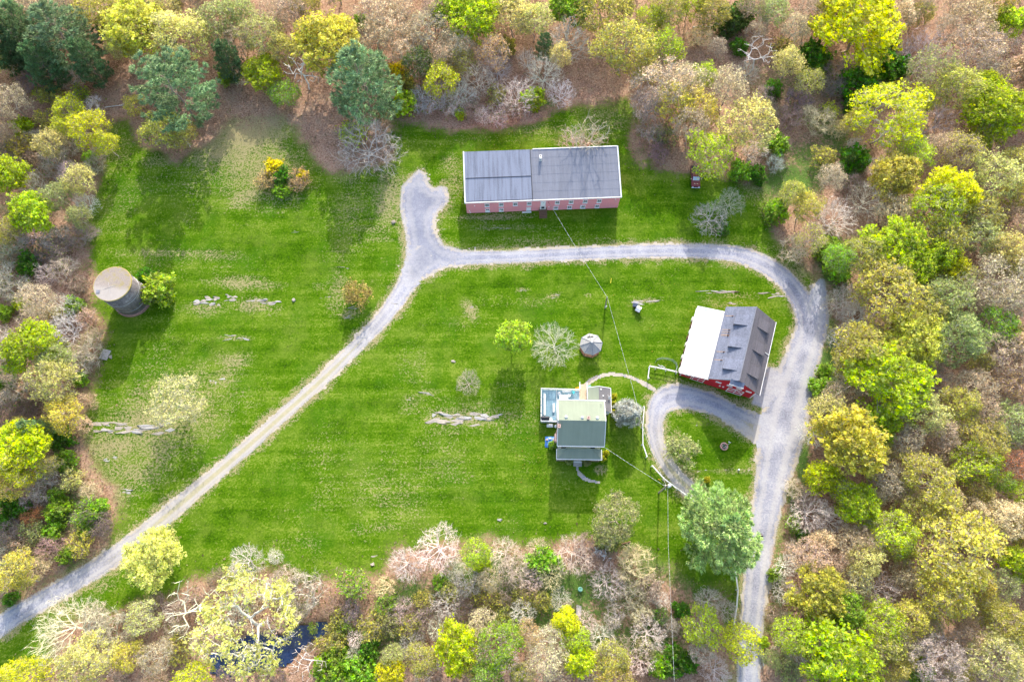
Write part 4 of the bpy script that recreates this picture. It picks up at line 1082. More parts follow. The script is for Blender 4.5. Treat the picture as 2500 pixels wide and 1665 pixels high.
def window(par, u, z, wd, hg, v=0.0, shut=0, name='window', axis=0):
    """window facing local -y: frame, sill, glazing bars and four panes"""
    m = MB(); f = .11
    y0, y1 = v - .07, v + .02
    for a in ((u - wd / 2, u - wd / 2 + f, z, z + hg), (u + wd / 2 - f, u + wd / 2, z, z + hg), (u - wd / 2 + f, u + wd / 2 - f, z, z + f), (u - wd / 2 + f, u + wd / 2 - f, z + hg - f, z + hg)):
        m.box(a[0], a[1], y0, y1, a[2], a[3])
    o = m.build(name, M_white, par)
    MB().box(u - wd / 2 - .08, u + wd / 2 + .08, v - .14, v, z + hg + .003, z + hg + .10).build('lintel', M_white, o)
    MB().box(u - wd / 2 - .06, u + wd / 2 + .06, v - .17, v, z - .09, z - .003).build('sill', M_white, o)
    b = .05
    bars = MB().box(u - b / 2, u + b / 2, y0 + .012, y1, z + f, z + hg - f)
    bars.box(u - wd / 2 + f, u - b / 2, y0 + .016, y1, z + hg / 2 - b / 2, z + hg / 2 + b / 2)
    bars.box(u + b / 2, u + wd / 2 - f, y0 + .016, y1, z + hg / 2 - b / 2, z + hg / 2 + b / 2)
    bars.build('glazing_bar', M_white, o)
    for k in range(4):
        if k < shut: mt = M_white
        else: mt = M_glass
        xa, xb = (u - wd / 2 + f, u - b / 2) if k % 2 == 0 else (u + b / 2, u + wd / 2 - f)
        za, zb = (z + f, z + hg / 2 - b / 2) if k < 2 else (z + hg / 2 + b / 2, z + hg - f)
        MB().box(xa, xb, v - .03, v + .02, za, zb).build('pane', mt, o)
    return o


# ------------------------------------------------------------------ long red brick building
BO, BA, BL, BW = (-8.92, 70.77), .043, 29.92, 10.09
ZS, ZN = 3.95, 5.7
bb = thing('brick_building', (BO[0], BO[1], 0), BA, 'long red painted brick building with shallow blue-grey roof above the gravel road', 'building')
m = MB()
prof = [(0, 0, 0), (0, BW, 0), (0, BW, ZN - .12), (0, 0, ZS - .12)]
m.prism(prof, (BL, 0, 0))
m.build('wall', M_brick, bb)
slope = lambda v: ZS + (ZN - ZS) * v / BW
XS = 12.9
# right side: five courses of roll roofing, each lapping the one below
for k in range(6):
    v0, v1 = -.02 + k * (BW + .14) / 6, -.02 + (k + 1) * (BW + .14) / 6
    d = .014
    MB().slab([(XS + .02, v0, slope(v0) + .06), (BL - .02, v0, slope(v0) + .06), (BL - .02, v1 + .0, slope(v1) + .06 - d), (XS + .02, v1, slope(v1) + .06 - d)], .1).build('roofing_strip', M_roll, bb)
for v0, v1 in ((-.02, BW * .475), (BW * .475 + .004, BW + .12)):
    up = .10 if v0 < 0 else .13
    MB().slab([(.02, v0, slope(v0) + up), (XS - .02, v0, slope(v0) + up), (XS - .02, v1, slope(v1) + up), (.02, v1, slope(v1) + up)], .14).build('roof_panel', M_roll2, bb)
m = MB().slab([(.2, BW * .475 - .05, slope(BW * .475) + .15), (XS - .1, BW * .475 - .05, slope(BW * .475) + .15), (XS - .1, BW * .475 + .05, slope(BW * .475) + .165), (.2, BW * .475 + .05, slope(BW * .475) + .165)], .04)
m.build('lap_seam', M_darkmetal, bb)
MB().slab([(XS - .05, -.15, slope(-.15) + .16), (XS + .06, -.15, slope(-.15) + .16), (XS + .06, BW + .1, slope(BW + .1) + .16), (XS - .05, BW + .1, slope(BW + .1) + .16)], .12).build('roof_joint', M_darkmetal, bb)
MB().slab([(.3, .1, slope(.1) + .125), (XS - .1, .1, slope(.1) + .125), (XS - .1, .18, slope(.18) + .125), (.3, .18, slope(.18) + .125)], .04).build('lap_seam', M_darkmetal, bb)
for x0, x1 in ((-.22, .02), (BL - .02, BL + .22)):
    MB().slab([(x0, -.17, slope(-.17) + .22), (x1, -.17, slope(-.17) + .22), (x1, BW + .18, slope(BW + .18) + .22), (x0, BW + .18, slope(BW + .18) + .22)], .34).build('edge_board', M_white, bb)
MB().box(.02, BL - .02, -.16, -.03, ZS - .12, ZS + .13).build('gutter', M_white, bb)
MB().box(XS + .5, BL - .03, BW + .125, BW + .30, ZN - .15, ZN + .17).build('edge_board', M_white, bb)
q = local(BO, BA, 1319.5, 388, 5.5)
ch = MB().box(q.x - .22, q.x + .22, q.y - .45, q.y + .35, slope(q.y) - .1, slope(q.y) + .95).build('chimney', M_white, bb)
MB().box(q.x - .12, q.x + .12, q.y + .0, q.y + .25, slope(q.y) + .90, slope(q.y) + .98).build('flue', M_black, ch)
MB().box(q.x - .15, q.x + .15, q.y - .47, q.y - .452, slope(q.y) + .25, slope(q.y) + .6).build('vent_slot', M_galv, ch)
uu = lambda cx: (cx - 195) / (2105 - 195) * BL
for cx, sh in ((455, 0), (630, 0), (805, 0), (978, 0), (1328, 0), (1500, 0), (1675, 0), (1850, 0)):
    window(bb, uu(cx), 2.3, .86, .98)
for cx, sh in ((457, 2), (630, 1), (975, 4), (1318, 0), (1490, 0), (1660, 0), (1838, 0)):
    window(bb, uu(cx), .40, .86, .95, shut=sh)
MB().box(uu(1622), uu(1640), -.12, -.02, .42, 1.42).build('shutter', M_white, bb)
u = uu(1152)
d = MB().box(u - .48, u + .48, -.08, 0, 1.85, 3.3).build('loading_door', M_white, bb)
MB().box(u - .58, u + .58, -.12, 0, 3.31, 3.41).build('lintel', M_white, d)
MB().box(u + .0, u + .16, -.10, -.082, 2.9, 3.0).build('hatch', M_darkmetal, d)
d = MB().box(u - .44, u + .44, -.06, 0, .2, 1.66).build('door', M_white, bb)
MB().box(u - .3, u + .3, -.075, -.062, .75, 1.5).build('glass', M_glass, d)
MB().box(u - .56, u - .45, -.1, 0, .2, 1.72).box(u + .45, u + .56, -.1, 0, .2, 1.72).build('door_frame', M_white, d)
st2 = thing('entrance_stoop', bb.matrix_world @ Vector((0, 0, 0)), 0, 'brown timber entrance stoop with rails below the white loading door', 'steps')
st2.location = frame_M(Vector((BO[0], BO[1], 0)), BA) @ Vector((u, -.05, 0)); st2.rotation_euler = (0, 0, BA)
for k in range(4):
    MB().box(-.7, .7, -1.75 + k * .32, -1.45 + k * .32, 0.0, .12 + .1 * k).build('step', M_brownwood, st2)
MB().box(-.72, .72, -.46, 0, 0, .5).build('landing', M_brownwood, st2)
for x in (-.72, .72):
    MB().tube([(x, -1.7, 0), (x, -1.7, .95)], .04).tube([(x, -.1, .3), (x, -.1, 1.35)], .04).tube([(x, -1.72, .92), (x, -.08, 1.32)], .045).build('handrail', M_brownwood, st2)
hk = MB().tube([(uu(1215), -.02, 3.2), (uu(1218), -.25, 3.1), (uu(1238), -.3, 2.6), (uu(1236), -.05, 2.2)], .03).build('service_bracket', M_brownwood, bb)
for cx, z_ in ((232, .9), (240, .25), (300, 2.6), (2050, 3.1), (1228, 1.2)):
    MB().box(uu(cx) - .1, uu(cx) + .1, -.1, 0, z_, z_ + .18).build('wall_fixture', M_white, bb)
c0 = frame_M(Vector((BO[0], BO[1], 0)), BA) @ Vector((uu(950), -.35, 0))
o = MB().box(-.9, .9, -.1, .1, 0, .22).build('white_plank', M_white); o.location = c0; o.rotation_euler = (0, 0, BA)
tag(o, 'white plank lying at the foot of the brick wall left of the stoop', 'plank')

# ------------------------------------------------------------------ red barn with white lean-to
NO, NA_, NW, NLW, NL, HR, HW, HE = (42.66, 32.97), -.327, 8.46, 4.67, 13.8, 7.45, 3.5, 4.2
HW = 4.1
bn = thing('red_barn', (NO[0], NO[1], 0), NA_, 'red barn with blue-grey shingle roof, shed dormers and white-roofed lean-to', 'barn')
xr = -NW / 2
m = MB().prism([(0, 0, 0), (-NW, 0, 0), (-NW, 0, HW - .1), (xr, 0, HR - .25), (0, 0, HE - .25)], (0, NL, 0))
m.build('wall', M_red, bn)
OV = .35
# plank lines of the gable end
for k in range(28):
    x = -NW + .15 + k * (NW - .2) / 28
    top = (HW + (HR - HW) * (x + NW) / (NW + xr) if x < xr else HR + (HE - HR) * (x - xr) / -xr) - .3
    MB().box(x, x + .045, -.035, -.002, .05, top).build('batten', M_red, bn)
w_slope = [(-NW - .25, -OV, HW - .1), (xr, -OV, HR), (xr, NL + .2, HR), (-NW - .25, NL + .2, HW - .1)]
e_slope = [(xr + .003, -OV, HR), (.5, -OV, HE - .38), (.5, NL + .2, HE - .38), (xr + .003, NL + .2, HR)]
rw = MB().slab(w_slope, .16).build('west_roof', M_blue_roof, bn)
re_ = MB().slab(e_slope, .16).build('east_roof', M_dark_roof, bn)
zw = lambda x: HR + (HW - .1 - HR) * (x - xr) / (-NW - .25 - xr)
ze = lambda x: HR + (HE - .38 - HR) * (x - xr) / (.5 - xr)
# rows of shingle butts, proud of the slope
for k in range(1, 22):
    x = xr - k * .2
    m = MB()
    for y0 in np.arange(-OV, NL + .2, .45):
        y0 += .22 * (k % 2); y1 = min(y0 + .42, NL + .19)
        if y1 - y0 < .1: continue
        e = .012 + rt.random() * .022
        m.slab([(x, y0, zw(x) + e + .01), (x + .2, y0, zw(x + .2) + .004), (x + .2, y1, zw(x + .2) + .004), (x, y1, zw(x) + e + .01)], .02)
    tag(m.build('shingle_course', M_blue_roof, rw), kind='stuff')
for k in range(1, 22):
    x = xr + k * .2
    tag(MB().slab([(x - .2, -OV + .02, ze(x - .2) + .004), (x, -OV + .02, ze(x) + .02), (x, NL + .18, ze(x) + .02), (x - .2, NL + .18, ze(x - .2) + .004)], .02).build('shingle_course', M_dark_roof, re_), kind='stuff')
MB().tube([(xr, -OV - .02, HR + .02), (xr, NL + .22, HR + .02)], .07, 6).build('ridge_cap', M_roll, bn)
# shed dormers: three on each slope, shingled over, triangular cheeks
kb = lambda x, y: (1560 + x / 5.6, 730 + y / 5.6)
for (ax, ay), (bx, by) in (((1240, 345), (1392, 348)), ((1165, 650), (1325, 656)), ((1092, 952), (1245, 965))):
    z0 = zw(-NW * .78) + .4
    y = local(NO, NA_, *kb((ax + bx) / 2, ay), z0 - .1).y
    xa, xb = -NW * .83, -NW * .58
    dm = MB().prism([(xa, y, zw(xa) - .05), (xb, y, zw(xb) + .03), (xa, y, zw(xa) + .72)], (0, 1.9, 0)).build('dormer', M_dark_roof, bn)  # darker shingles than the slope put the cheek's shade into its colour
    MB().slab([(xa - .1, y - .06, zw(xa) + .74), (xb + .05, y - .06, zw(xb) + .08), (xb + .05, y + 1.96, zw(xb) + .08), (xa - .1, y + 1.96, zw(xa) + .74)], .06).build('dormer_roof', M_blue_roof, dm)
for ax, ay in ((1700, 450), (1625, 755), (1555, 1075)):
    y = local(NO, NA_, *kb(ax, ay), ze(-1.4)).y
    xa, xb = -NW * .10, -NW * .37
    dm = MB().prism([(xa, y, ze(xa) - .05), (xa, y, ze(xa) + .52), (xb, y, ze(xb) + .03)], (0, 1.9, 0)).build('dormer', M_dark_roof, bn)
    MB().slab([(xb - .05, y - .06, ze(xb) + .08), (xa + .1, y - .06, ze(xa) + .54), (xa + .1, y + 1.96, ze(xa) + .54), (xb - .05, y + 1.96, ze(xb) + .08)], .06).build('dormer_roof', M_dark_roof, dm)
M_rust = simple('rusty_bracket', (.34, .24, .17), .9, .3, 4)
for ax, ay in ((1302, 210), (1255, 400), (1250, 435), (1243, 468), (1236, 482), (1182, 704), (1150, 815)):
    p = local(NO, NA_, *kb(ax, ay), zw(-NW * .74)); x = p.x; y = p.y
    MB().box(x - .20, x + .22, y - .05, y + .04, zw(x) - .05, zw(x) + .13).box(x + .16, x + .22, y + .04, y + .26, zw(x) - .05, zw(x) + .16).build('snow_guard', M_brownwood, bn)
    MB().slab([(x - 1.1, y - .02, zw(x - 1.1) + .045), (x - .2, y - .02, zw(x - .2) + .045), (x - .2, y + .1, zw(x - .2) + .045), (x - 1.1, y + .1, zw(x - 1.1) + .045)], .012).build('rust_strip', M_rust, bn)
MB().tube([(.55, -OV - .1, HE - .45), (.55, NL + .25, HE - .45)], .09, 6).build('gutter', M_trim, bn)
p = local(NO, NA_, *kb(1740, 748), ze(0))
MB().slab([(p.x - .3, p.y - .05, ze(p.x - .3) + .1), (p.x + .6, p.y - .05, ze(p.x + .6) + .1), (p.x + .6, p.y + .08, ze(p.x + .6) + .1), (p.x - .3, p.y + .08, ze(p.x - .3) + .1)], .05).build('flashing', M_trim, bn)
# gable details
for a, b in (((-NW - .3, HW - .22), (xr - 1.2, 6.2)), ((xr + 1.0, 6.55), (.5, HE - .5))):
    MB().prism([(a[0], -OV - .06, a[1]), (a[0], -OV - .06, a[1] + .2), (b[0], -OV - .06, b[1] + .2), (b[0], -OV - .06, b[1])], (0, .055, 0)).build('barge_board', M_grey_roof, bn)
hd = MB().slab([(xr - 1.25, -OV - .75, 6.55), (xr + 1.15, -OV - .75, 6.55), (xr + 1.15, -OV + .1, 6.9), (xr - 1.25, -OV + .1, 6.9)], .12).build('hay_hood', M_blue_roof, bn)
MB().box(xr - 1.3, xr + 1.2, -OV - .82, -OV - .755, 6.36, 6.58).build('hood_trim', M_trim, hd)
for x in (-6.6, -4.6, -2.9, -1.2):
    o = MB().box(x - .5, x + .5, -.07, 0, 2.65, 3.2).build('window', M_white, bn)
    for s in (-1, 1): MB().box(x + s * .23 - .17, x + s * .23 + .17, -.085, -.072, 2.74, 3.11).build('pane', M_trim, o)
dx0, dx1 = -4.55, -1.75
dr = MB().box(dx0, dx1, -.12, -.04, .1, 2.35).build('sliding_door', M_red, bn)
for a in ((dx0, dx1, 2.2, 2.35), (dx0, dx1, .1, .25), (dx0, dx0 + .15, .25, 2.2), (dx1 - .15, dx1, .25, 2.2), (dx0 + .15, dx1 - .15, 1.02, 1.16), ((dx0 + dx1) / 2 - .07, (dx0 + dx1) / 2 + .07, .25, 1.02), ((dx0 + dx1) / 2 - .07, (dx0 + dx1) / 2 + .07, 1.16, 2.2)):
    MB().box(a[0], a[1], -.17, -.121, a[2], a[3]).build('rail', M_white, dr)
for xa, za, xb, zb in ((dx0 + .2, 1.2, (dx0 + dx1) / 2 - .1, 2.15), ((dx0 + dx1) / 2 + .1, 2.15, dx1 - .2, 1.2)):
    MB().prism([(xa, -.16, za - .07), (xa, -.16, za + .07), (xb, -.16, zb + .07), (xb, -.16, zb - .07)], (0, .036, 0)).build('brace', M_white, dr)
for x in (-5.95, -5.35):
    MB().box(x - .12, x + .12, -.1, 0, 1.3, 1.75).build('wall_box', M_white, bn)
MB().box(-.16, .02, -.06, 0, .05, HE - .35).build('corner_board', M_white, bn)
# lean-to
lw = MB().prism([(-NW - .02, .12, 0), (-NW - .02, .12, 3.3), (-NW - NLW, .12, 2.3), (-NW - NLW, .12, 0)], (0, NL - 1.3, 0)).build('lean_to_wall', M_red, bn)
zl = lambda x: 3.55 + (2.5 - 3.55) * (x + NW) / (-NLW)
x0, x1 = -NW - .02, -NW - NLW - .25
MB().slab([(x0, -.2, zl(x0)), (x1, -.2, zl(x1)), (x1, NL - .95, zl(x1)), (x0, NL - .95, zl(x0))], .14).build('lean_to_roof', M_white, bn)
for y0, y1 in ((-.36, -.203), (NL - .947, NL - .55)):
    MB().slab([(x0, y0, zl(x0) + .07), (x1 - .05, y0, zl(x1) + .07), (x1 - .05, y1, zl(x1) + .07), (x0, y1, zl(x0) + .07)], .32).build('lean_to_trim', M_trim, bn)
MB().box(x1 - .17, x1 - .003, -.3, NL - 1.0, zl(x1) - .22, zl(x1) - .04).build('lean_to_gutter', M_trim, bn)
for x in (-NW - .35, -NW - 2.3, -NW - 2.6, -NW - 4.5):
    MB().box(x - .06, x + .06, .04, .12, 0, zl(x) - .35).build('post_trim', M_white, bn)
for xa, xb in ((-NW - 2.24, -NW - .41),):
    dd = MB().box(xa, xb, .06, .12, .1, 2.35).build('stall_door', M_red, bn)
    for z_ in (.1, 1.2, 2.25): MB().box(xa, xb, .02, .058, z_, z_ + .1).build('door_rail', M_white, dd)
    MB().box((xa + xb) / 2 - .05, (xa + xb) / 2 + .05, .005, .018, .1, 2.35).build('door_stile', M_white, dd)
o = MB().box(-NW - 3.8, -NW - 3.1, .05, .12, 1.0, 1.9).build('window', M_white, bn)
MB().box(-NW - 3.7, -NW - 3.2, .035, .048, 1.1, 1.8).build('pane', M_glass, o)
# ragged old boards along the lean-to's far side
for k in range(9):
    MB().box(-NW - NLW - .34 - .06 * (k % 3), -NW - NLW - .05, .6 + k * 1.3, 1.3 + k * 1.3, 0.0, .9 + .4 * (k % 2)).build('side_board', M_brownwood if k % 2 else M_trim, bn)

# ------------------------------------------------------------------ green-roofed farmhouse
HO, HA = (7.65, 23.5), -.0191
hs = thing('farmhouse', (HO[0], HO[1], 0), HA, 'small white farmhouse with green shingle roof, hipped front porch and side wing', 'house')
M_siding = simple('white_siding', (.72, .72, .70), .6, .06, 1, (.3, .3, 9))
L_, W_, hr_, he_, hn_ = 7.84, 7.42, 7.3, 4.6, 6.05
MB().prism([(.25, .25, 0), (.25, W_ - .25, 0), (.25, W_ - .25, hn_ - .15), (.25, W_ / 2, hr_ - .2), (.25, .25, he_ - .1)], (L_ - .5, 0, 0)).build('wall', M_siding, hs)
rr1 = MB().slab([(0, W_ + .05, hn_), (0, W_ / 2, hr_), (L_, W_ / 2, hr_), (L_, W_ + .05, hn_)], .14).build('north_roof', M_green_roof, hs)
rr2 = MB().slab([(0, W_ / 2 - .003, hr_), (0, -.02, he_), (L_, -.02, he_), (L_, W_ / 2 - .003, hr_)], .14).build('south_roof', M_green_roof, hs)
for k in range(1, 15):
    f0, f1 = (k - 1) / 15, k / 15
    a = lambda f: (W_ / 2 * (1 - f), hr_ + (he_ - hr_) * f)
    (y0, z0), (y1, z1) = a(f0), a(f1)
    tag(MB().slab([(.05, y0 - .01, z0 + .004), (.05, y1, z1 + .016), (L_ - .05, y1, z1 + .016), (L_ - .05, y0 - .01, z0 + .004)], .012).build('shingle_course', M_green_roof, rr2), kind='stuff')
    b = lambda f: (W_ / 2 + (W_ / 2) * f, hr_ + (hn_ - hr_) * f)
    (y0, z0), (y1, z1) = b(f0), b(f1)
    tag(MB().slab([(.05, y0 + .01, z0 + .004), (.05, y1, z1 + .016), (L_ - .05, y1, z1 + .016), (L_ - .05, y0 + .01, z0 + .004)], .012).build('shingle_course', M_green_roof, rr1), kind='stuff')
for x in (-.1, L_ + .003):
    MB().prism([(x, -.05, he_ - .2), (x, W_ / 2, hr_ - .2), (x, W_ + .06, hn_ - .2), (x, W_ + .06, hn_ + .03), (x, W_ / 2, hr_ + .03), (x, -.05, he_ + .03)], (.1, 0, 0)).build('barge_board', M_white, hs)
MB().box(-.05, L_ + .05, -.16, -.023, he_ - .16, he_ + .05).build('gutter', M_white, hs)
MB().box(-.05, L_ + .05, W_ + .053, W_ + .2, hn_ - .16, hn_ + .04).build('gutter', M_white, hs)
zN = lambda y: hr_ + (hn_ - hr_) * (y - W_ / 2) / (W_ / 2)
zS = lambda y: he_ + (hr_ - he_) * y / (W_ / 2)
for x, y in ((1.31, 4.3), (4.01, 4.26), (6.51, 4.24)):
    o = MB().lathe([(.26, zN(y) - .1), (.26, zN(y) + .12), (.22, zN(y) + .24), (.12, zN(y) + .32), (.01, zN(y) + .34)], 14, (x, y)).build('dome_skylight', M_white, hs, True)
for x, y, z_ in ((4.99, 4.12, zN(4.1)), (.12, 2.75, zS(2.75))):
    o = MB().box(x - .2, x + .2, y - .22, y + .22, z_ - .6 if x > 1 else .0, z_ + .62).build('chimney', M_chim, hs)
    MB().box(x - .25, x + .25, y - .27, y + .27, z_ + .623, z_ + .70).build('chimney_cap', M_chim, o)
    MB().box(x - .09, x + .09, y - .11, y + .11, z_ + .703, z_ + .72).build('flue', M_black, o)
MB().box(-.32, .12, 1.1, 2.5, 0, 2.6).build('chimney_base', M_chim, hs)
MB().tube([(7.28, 6.8, zN(6.8) - .1), (7.28, 6.8, zN(6.8) + .55)], .05).build('vent_pipe', M_galv, hs)
# porch
zp0, zp1 = 3.45, 2.65
pr = MB()
pa, pb, pc, pd_, pe, pf = (.02, -.165, zp0 - .35), (7.57, -.165, zp0 - .35), (7.62, -1.85, zp1), (0, -1.78, zp1), (2.05, -.165, zp0), (5.75, -.165, zp0)
pr.prism([pe, pd_, pc, pf], (0, 0, -.1))
pr.prism([(.02, -.165, zp1 + .02), (0.0, -1.775, zp1), (2.045, -.165, zp0)], (0, 0, -.1))
pr.prism([(5.755, -.165, zp0), (7.617, -1.845, zp1), (7.57, -.165, zp1 + .02)], (0, 0, -.1))
po = pr.build('porch_roof', M_green_roof, hs)
for a, b in ((pe, pd_), (pf, pc)): MB().tube([Vector(a) + Vector((0, 0, .02)), Vector(b) + Vector((0, 0, .02))], .04, 5).build('hip_ridge', M_green_roof, po)
MB().box(-.08, 7.7, -1.98, -1.86, zp1 - .16, zp1 + .03).build('porch_gutter', M_white, hs)
for x in (-.09, 7.6): MB().box(x, x + .09, -1.855, -.17, zp1 - .14, zp1 + .05).build('porch_gutter', M_white, hs)
MB().box(.05, 7.5, -1.75, .24, 0, .5).build('porch_floor', M_wood, hs)
for x in (.15, 2.6, 4.9, 7.4): MB().box(x - .06, x + .06, -1.72, -1.6, .503, zp1 - .1).build('porch_post', M_white, hs)
for x in (1.2, 6.2): MB().box(x - .4, x + .4, .18, .249, 1.2, 2.3).build('window', M_glass, hs)
sp = MB()
for k in range(3):
    MB().box(3.02, 4.48, -1.76 - .3 * (k + 1), -1.763 - .3 * k, 0, .40 - .13 * k).build('porch_step', M_stone2 if k else M_siding, hs)
# north-east wing
wx0, wxr, wx1, wy1 = 5.5, 7.3, 9.5, 10.75
MB().prism([(wx0 + .15, W_ + .2, 0), (wx0 + .15, W_ + .2, 2.5), (wxr, W_ + .2, 3.4), (wx1 - .15, W_ + .2, 2.35), (wx1 - .15, W_ + .2, 0)], (0, wy1 - W_ - .35, 0)).build('wing_wall', M_siding, hs)
MB().box(L_ - .24, wx1 - .15, 6.6, W_ + .19, 0, 2.3).build('wing_wall', M_siding, hs)
MB().slab([(wx0, W_ + .21, 2.62), (wxr, W_ + .21, 3.6), (wxr, wy1, 3.6), (wx0, wy1, 2.62)], .12).build('wing_west_roof', M_green_roof, hs)
MB().slab([(wxr + .003, 7.63, 3.6), (wx1, 7.63, 2.5), (wx1, wy1, 2.5), (wxr + .003, wy1, 3.6)], .12).slab([(7.86, 6.5, 3.32), (wx1, 6.5, 2.5), (wx1, 7.627, 2.5), (7.86, 7.627, 3.32)], .12).build('wing_east_roof', M_grey_roof, hs)
MB().box(wx1 + .003, wx1 + .1, 6.45, wy1 + .02, 2.38, 2.53).build('wing_gutter', M_white, hs)
MB().box(7.9, wx1, 6.36, 6.497, 2.36, 2.52).build('wing_trim', M_white, hs)
MB().prism([(wx0, wy1 + .003, 2.5), (wx0, wy1 + .003, 2.64), (wxr, wy1 + .003, 3.63), (wx1, wy1 + .003, 2.53), (wx1, wy1 + .003, 2.4), (wxr, wy1 + .003, 3.47)], (0, .1, 0)).build('wing_barge_board', M_white, hs)
dish = MB().lathe([(.02, 0), (.22, .05), (.34, .14), (.33, .16), (.2, .08), (.02, .04)], 12)
o = dish.build('satellite_dish', M_white, hs, True); o.location = (9.15, 9.0, 2.95); o.rotation_euler = (.9, .5, .4)
MB().tube([(9.2, 9.0, 2.6), (9.16, 9.0, 2.95)], .04).tube([(9.15, 9.0, 3.0), (8.9, 9.35, 3.35)], .03).build('dish_arm', M_white, hs)
for x, y in ((8.1, 9.2), (7.7, 10.3), (8.4, 8.3)): MB().box(x - .12, x + .12, y - .1, y + .1, 2.9 + (8.9 - x) * .3, 3.3 + (8.1 - x) * .5).build('roof_vent', M_trim, hs)

# deck
HM = frame_M(Vector((HO[0], HO[1], 0)), HA)
M_deck = simple('blue_grey_deck_boards', (.17, .29, .36), .7, .3, 1.4, (6, .5, 1), dirt=(.25, .30, .33))
dk = thing('deck', HM @ Vector((-2.7, 4.9, 0)), HA, 'L-shaped blue-grey timber deck with white railing beside the farmhouse', 'deck')
ld = lambda x, y, z=0: (x + 2.7, y - 4.9, z)


def boards(x0, x1, y0, y1, wdt, z, mat, nm):
    m = MB(); n = int((x1 - x0) / wdt)
    for k in range(n):
        a = x0 + k * wdt
        m.box(a, a + wdt - .012, y0, y1, z - .04 + .004 * (k % 3), z + .004 * (k % 3))
    return tag(m.build(nm, mat, dk), kind='stuff')


a0 = ld(-2.65, 4.9); a1 = ld(.2, 10.8); a2 = ld(4.2, 7.5)
boards(a0[0], a1[0], a0[1], a1[1], .145, .75, M_deck, 'deck_boards')
boards(a1[0] + .004, a2[0], a2[1], a1[1], .145, .75, M_deck, 'deck_boards')
MB().box(a0[0] + .05, a1[0], a0[1] + .05, a1[1] - .05, .1, .70).build('deck_frame', M_trim, dk)
MB().box(a1[0] + .003, a2[0], a2[1] + .05, a1[1] - .05, .1, .70).build('deck_frame', M_trim, dk)
n = 0
for k in range(22):                                   # entrance walkway: planks laid across
    y0 = 7.55 + k * .2
    MB().box(*[v for v in (ld(4.23, 0)[0], ld(5.45, 0)[0])], ld(0, y0)[1], ld(0, y0 + .185)[1], .70, .75).build('walkway_plank', M_newwood, dk)


def rail(p0, p1, posts=True):
    p0, p1 = Vector(ld(*p0)), Vector(ld(*p1)); d = (p1 - p0); L = d.length; a = math.atan2(d.y, d.x)
    M = Matrix.Translation(p0) @ Matrix.Rotation(a, 4, 'Z')
    o = MB().box(0, L, -.07, .07, 1.62, 1.68, M).build('top_rail', M_white, dk)
    MB().box(0, L, -.02, .02, .85, .9, M).build('bottom_rail', M_white, o)
    n = max(1, round(L / 1.5))
    for k in range(n + 1):
        x = L * k / n
        MB().box(x - .05, x + .05, -.05, .05, .76, 1.617, M).box(x - .07, x + .07, -.075, .075, 1.683, 1.74, M).build('post', M_white, o)
    m = MB()
    for k in range(int(L / .16)): m.box(.08 + k * .16, .11 + k * .16, -.015, .015, .903, 1.617, M)
    tag(m.build('balusters', M_white, o), kind='stuff')


rail((-2.65, 10.78), (4.15, 10.72)); rail((-2.66, 4.95), (-2.65, 10.7)); rail((-2.6, 4.9), (.1, 4.9)); rail((4.2, 10.8), (4.2, 12.0)); rail((5.5, 7.8), (5.5, 11.95))


def on_deck(x, y, z=.77): return HM @ Vector((x, y, z))


def bench(loc, L, rz, label):
    t = thing('bench', loc, rz, label, 'bench')
    MB().box(-L / 2, L / 2, -.14, .14, .40, .46).build('seat', M_white, t)
    MB().box(-L / 2, L / 2, .143, .19, .5, .85).build('backrest', M_white, t)
    for s in (-1, 1): MB().box(s * (L / 2 - .2) - .05, s * (L / 2 - .2) + .05, -.12, .14, 0, .397).build('leg', M_white, t)
    return t


bench(on_deck(-2.02, 8.0), 3.9, HA + R(90), 'long white bench along the left side of the deck')
bench(on_deck(-.45, 7.4), 1.6, HA - R(90), 'short white bench in the middle of the deck')
bench(on_deck(2.0, 10.4), 1.8, HA, 'white bench against the top deck railing')
tb = thing('patio_table', on_deck(1.35, 9.3), HA, 'white patio table with cut white edge beside the house wall', 'table')
MB().box(-.75, .75, -.4, .4, .68, .73).build('tabletop', M_white, tb)
for sx in (-1, 1):
    for sy in (-1, 1): MB().box(sx * .65 - .04, sx * .65 + .04, sy * .32 - .04, sy * .32 + .04, 0, .677).build('leg', M_white, tb)
M_teal = simple('teal_paint', (.06, .42, .46), .5, .1)
for x, y, mt, lb, rz in ((.6, 9.9, M_white, 'white garden chair left of the patio table', .4), (2.3, 9.75, M_white, 'white garden chair right of the patio table', -2.), (.9, 8.65, M_white, 'white garden chair below the patio table', 3.), (3.05, 10.3, M_teal, 'small teal garden chair near the walkway', 1.)):
    c_ = thing('garden_chair', on_deck(x, y), rz, lb, 'chair')
    MB().box(-.24, .24, -.24, .24, .40, .44).build('seat', mt, c_)
    MB().box(-.24, .24, .243, .28, .40, .9).build('backrest', mt, c_)
    for sx in (-1, 1):
        for sy in (-1, 1): MB().box(sx * .2 - .025, sx * .2 + .025, sy * .2 - .025, sy * .2 + .025, 0, .397).build('leg', mt, c_)
gl = thing('covered_grill', on_deck(-1.95, 5.45), HA, 'dark covered grill in the lower left corner of the deck', 'grill')
M_tarp = simple('grill_cover', (.035, .037, .045), .6, .3, 3)
MB().prism([(-.75, -.3, .1), (-.75, .3, .1), (-.75, .3, .85), (-.75, .12, 1.15), (-.75, -.12, 1.15), (-.75, -.3, .85)], (1.5, 0, 0)).build('cover', M_tarp, gl, bevel=.05)
for s in (-1, 1): MB().tube([(s * .6 - .05, 0, .12), (s * .6 + .05, 0, .12)], .12, 10).build('wheel', M_darkmetal, gl)
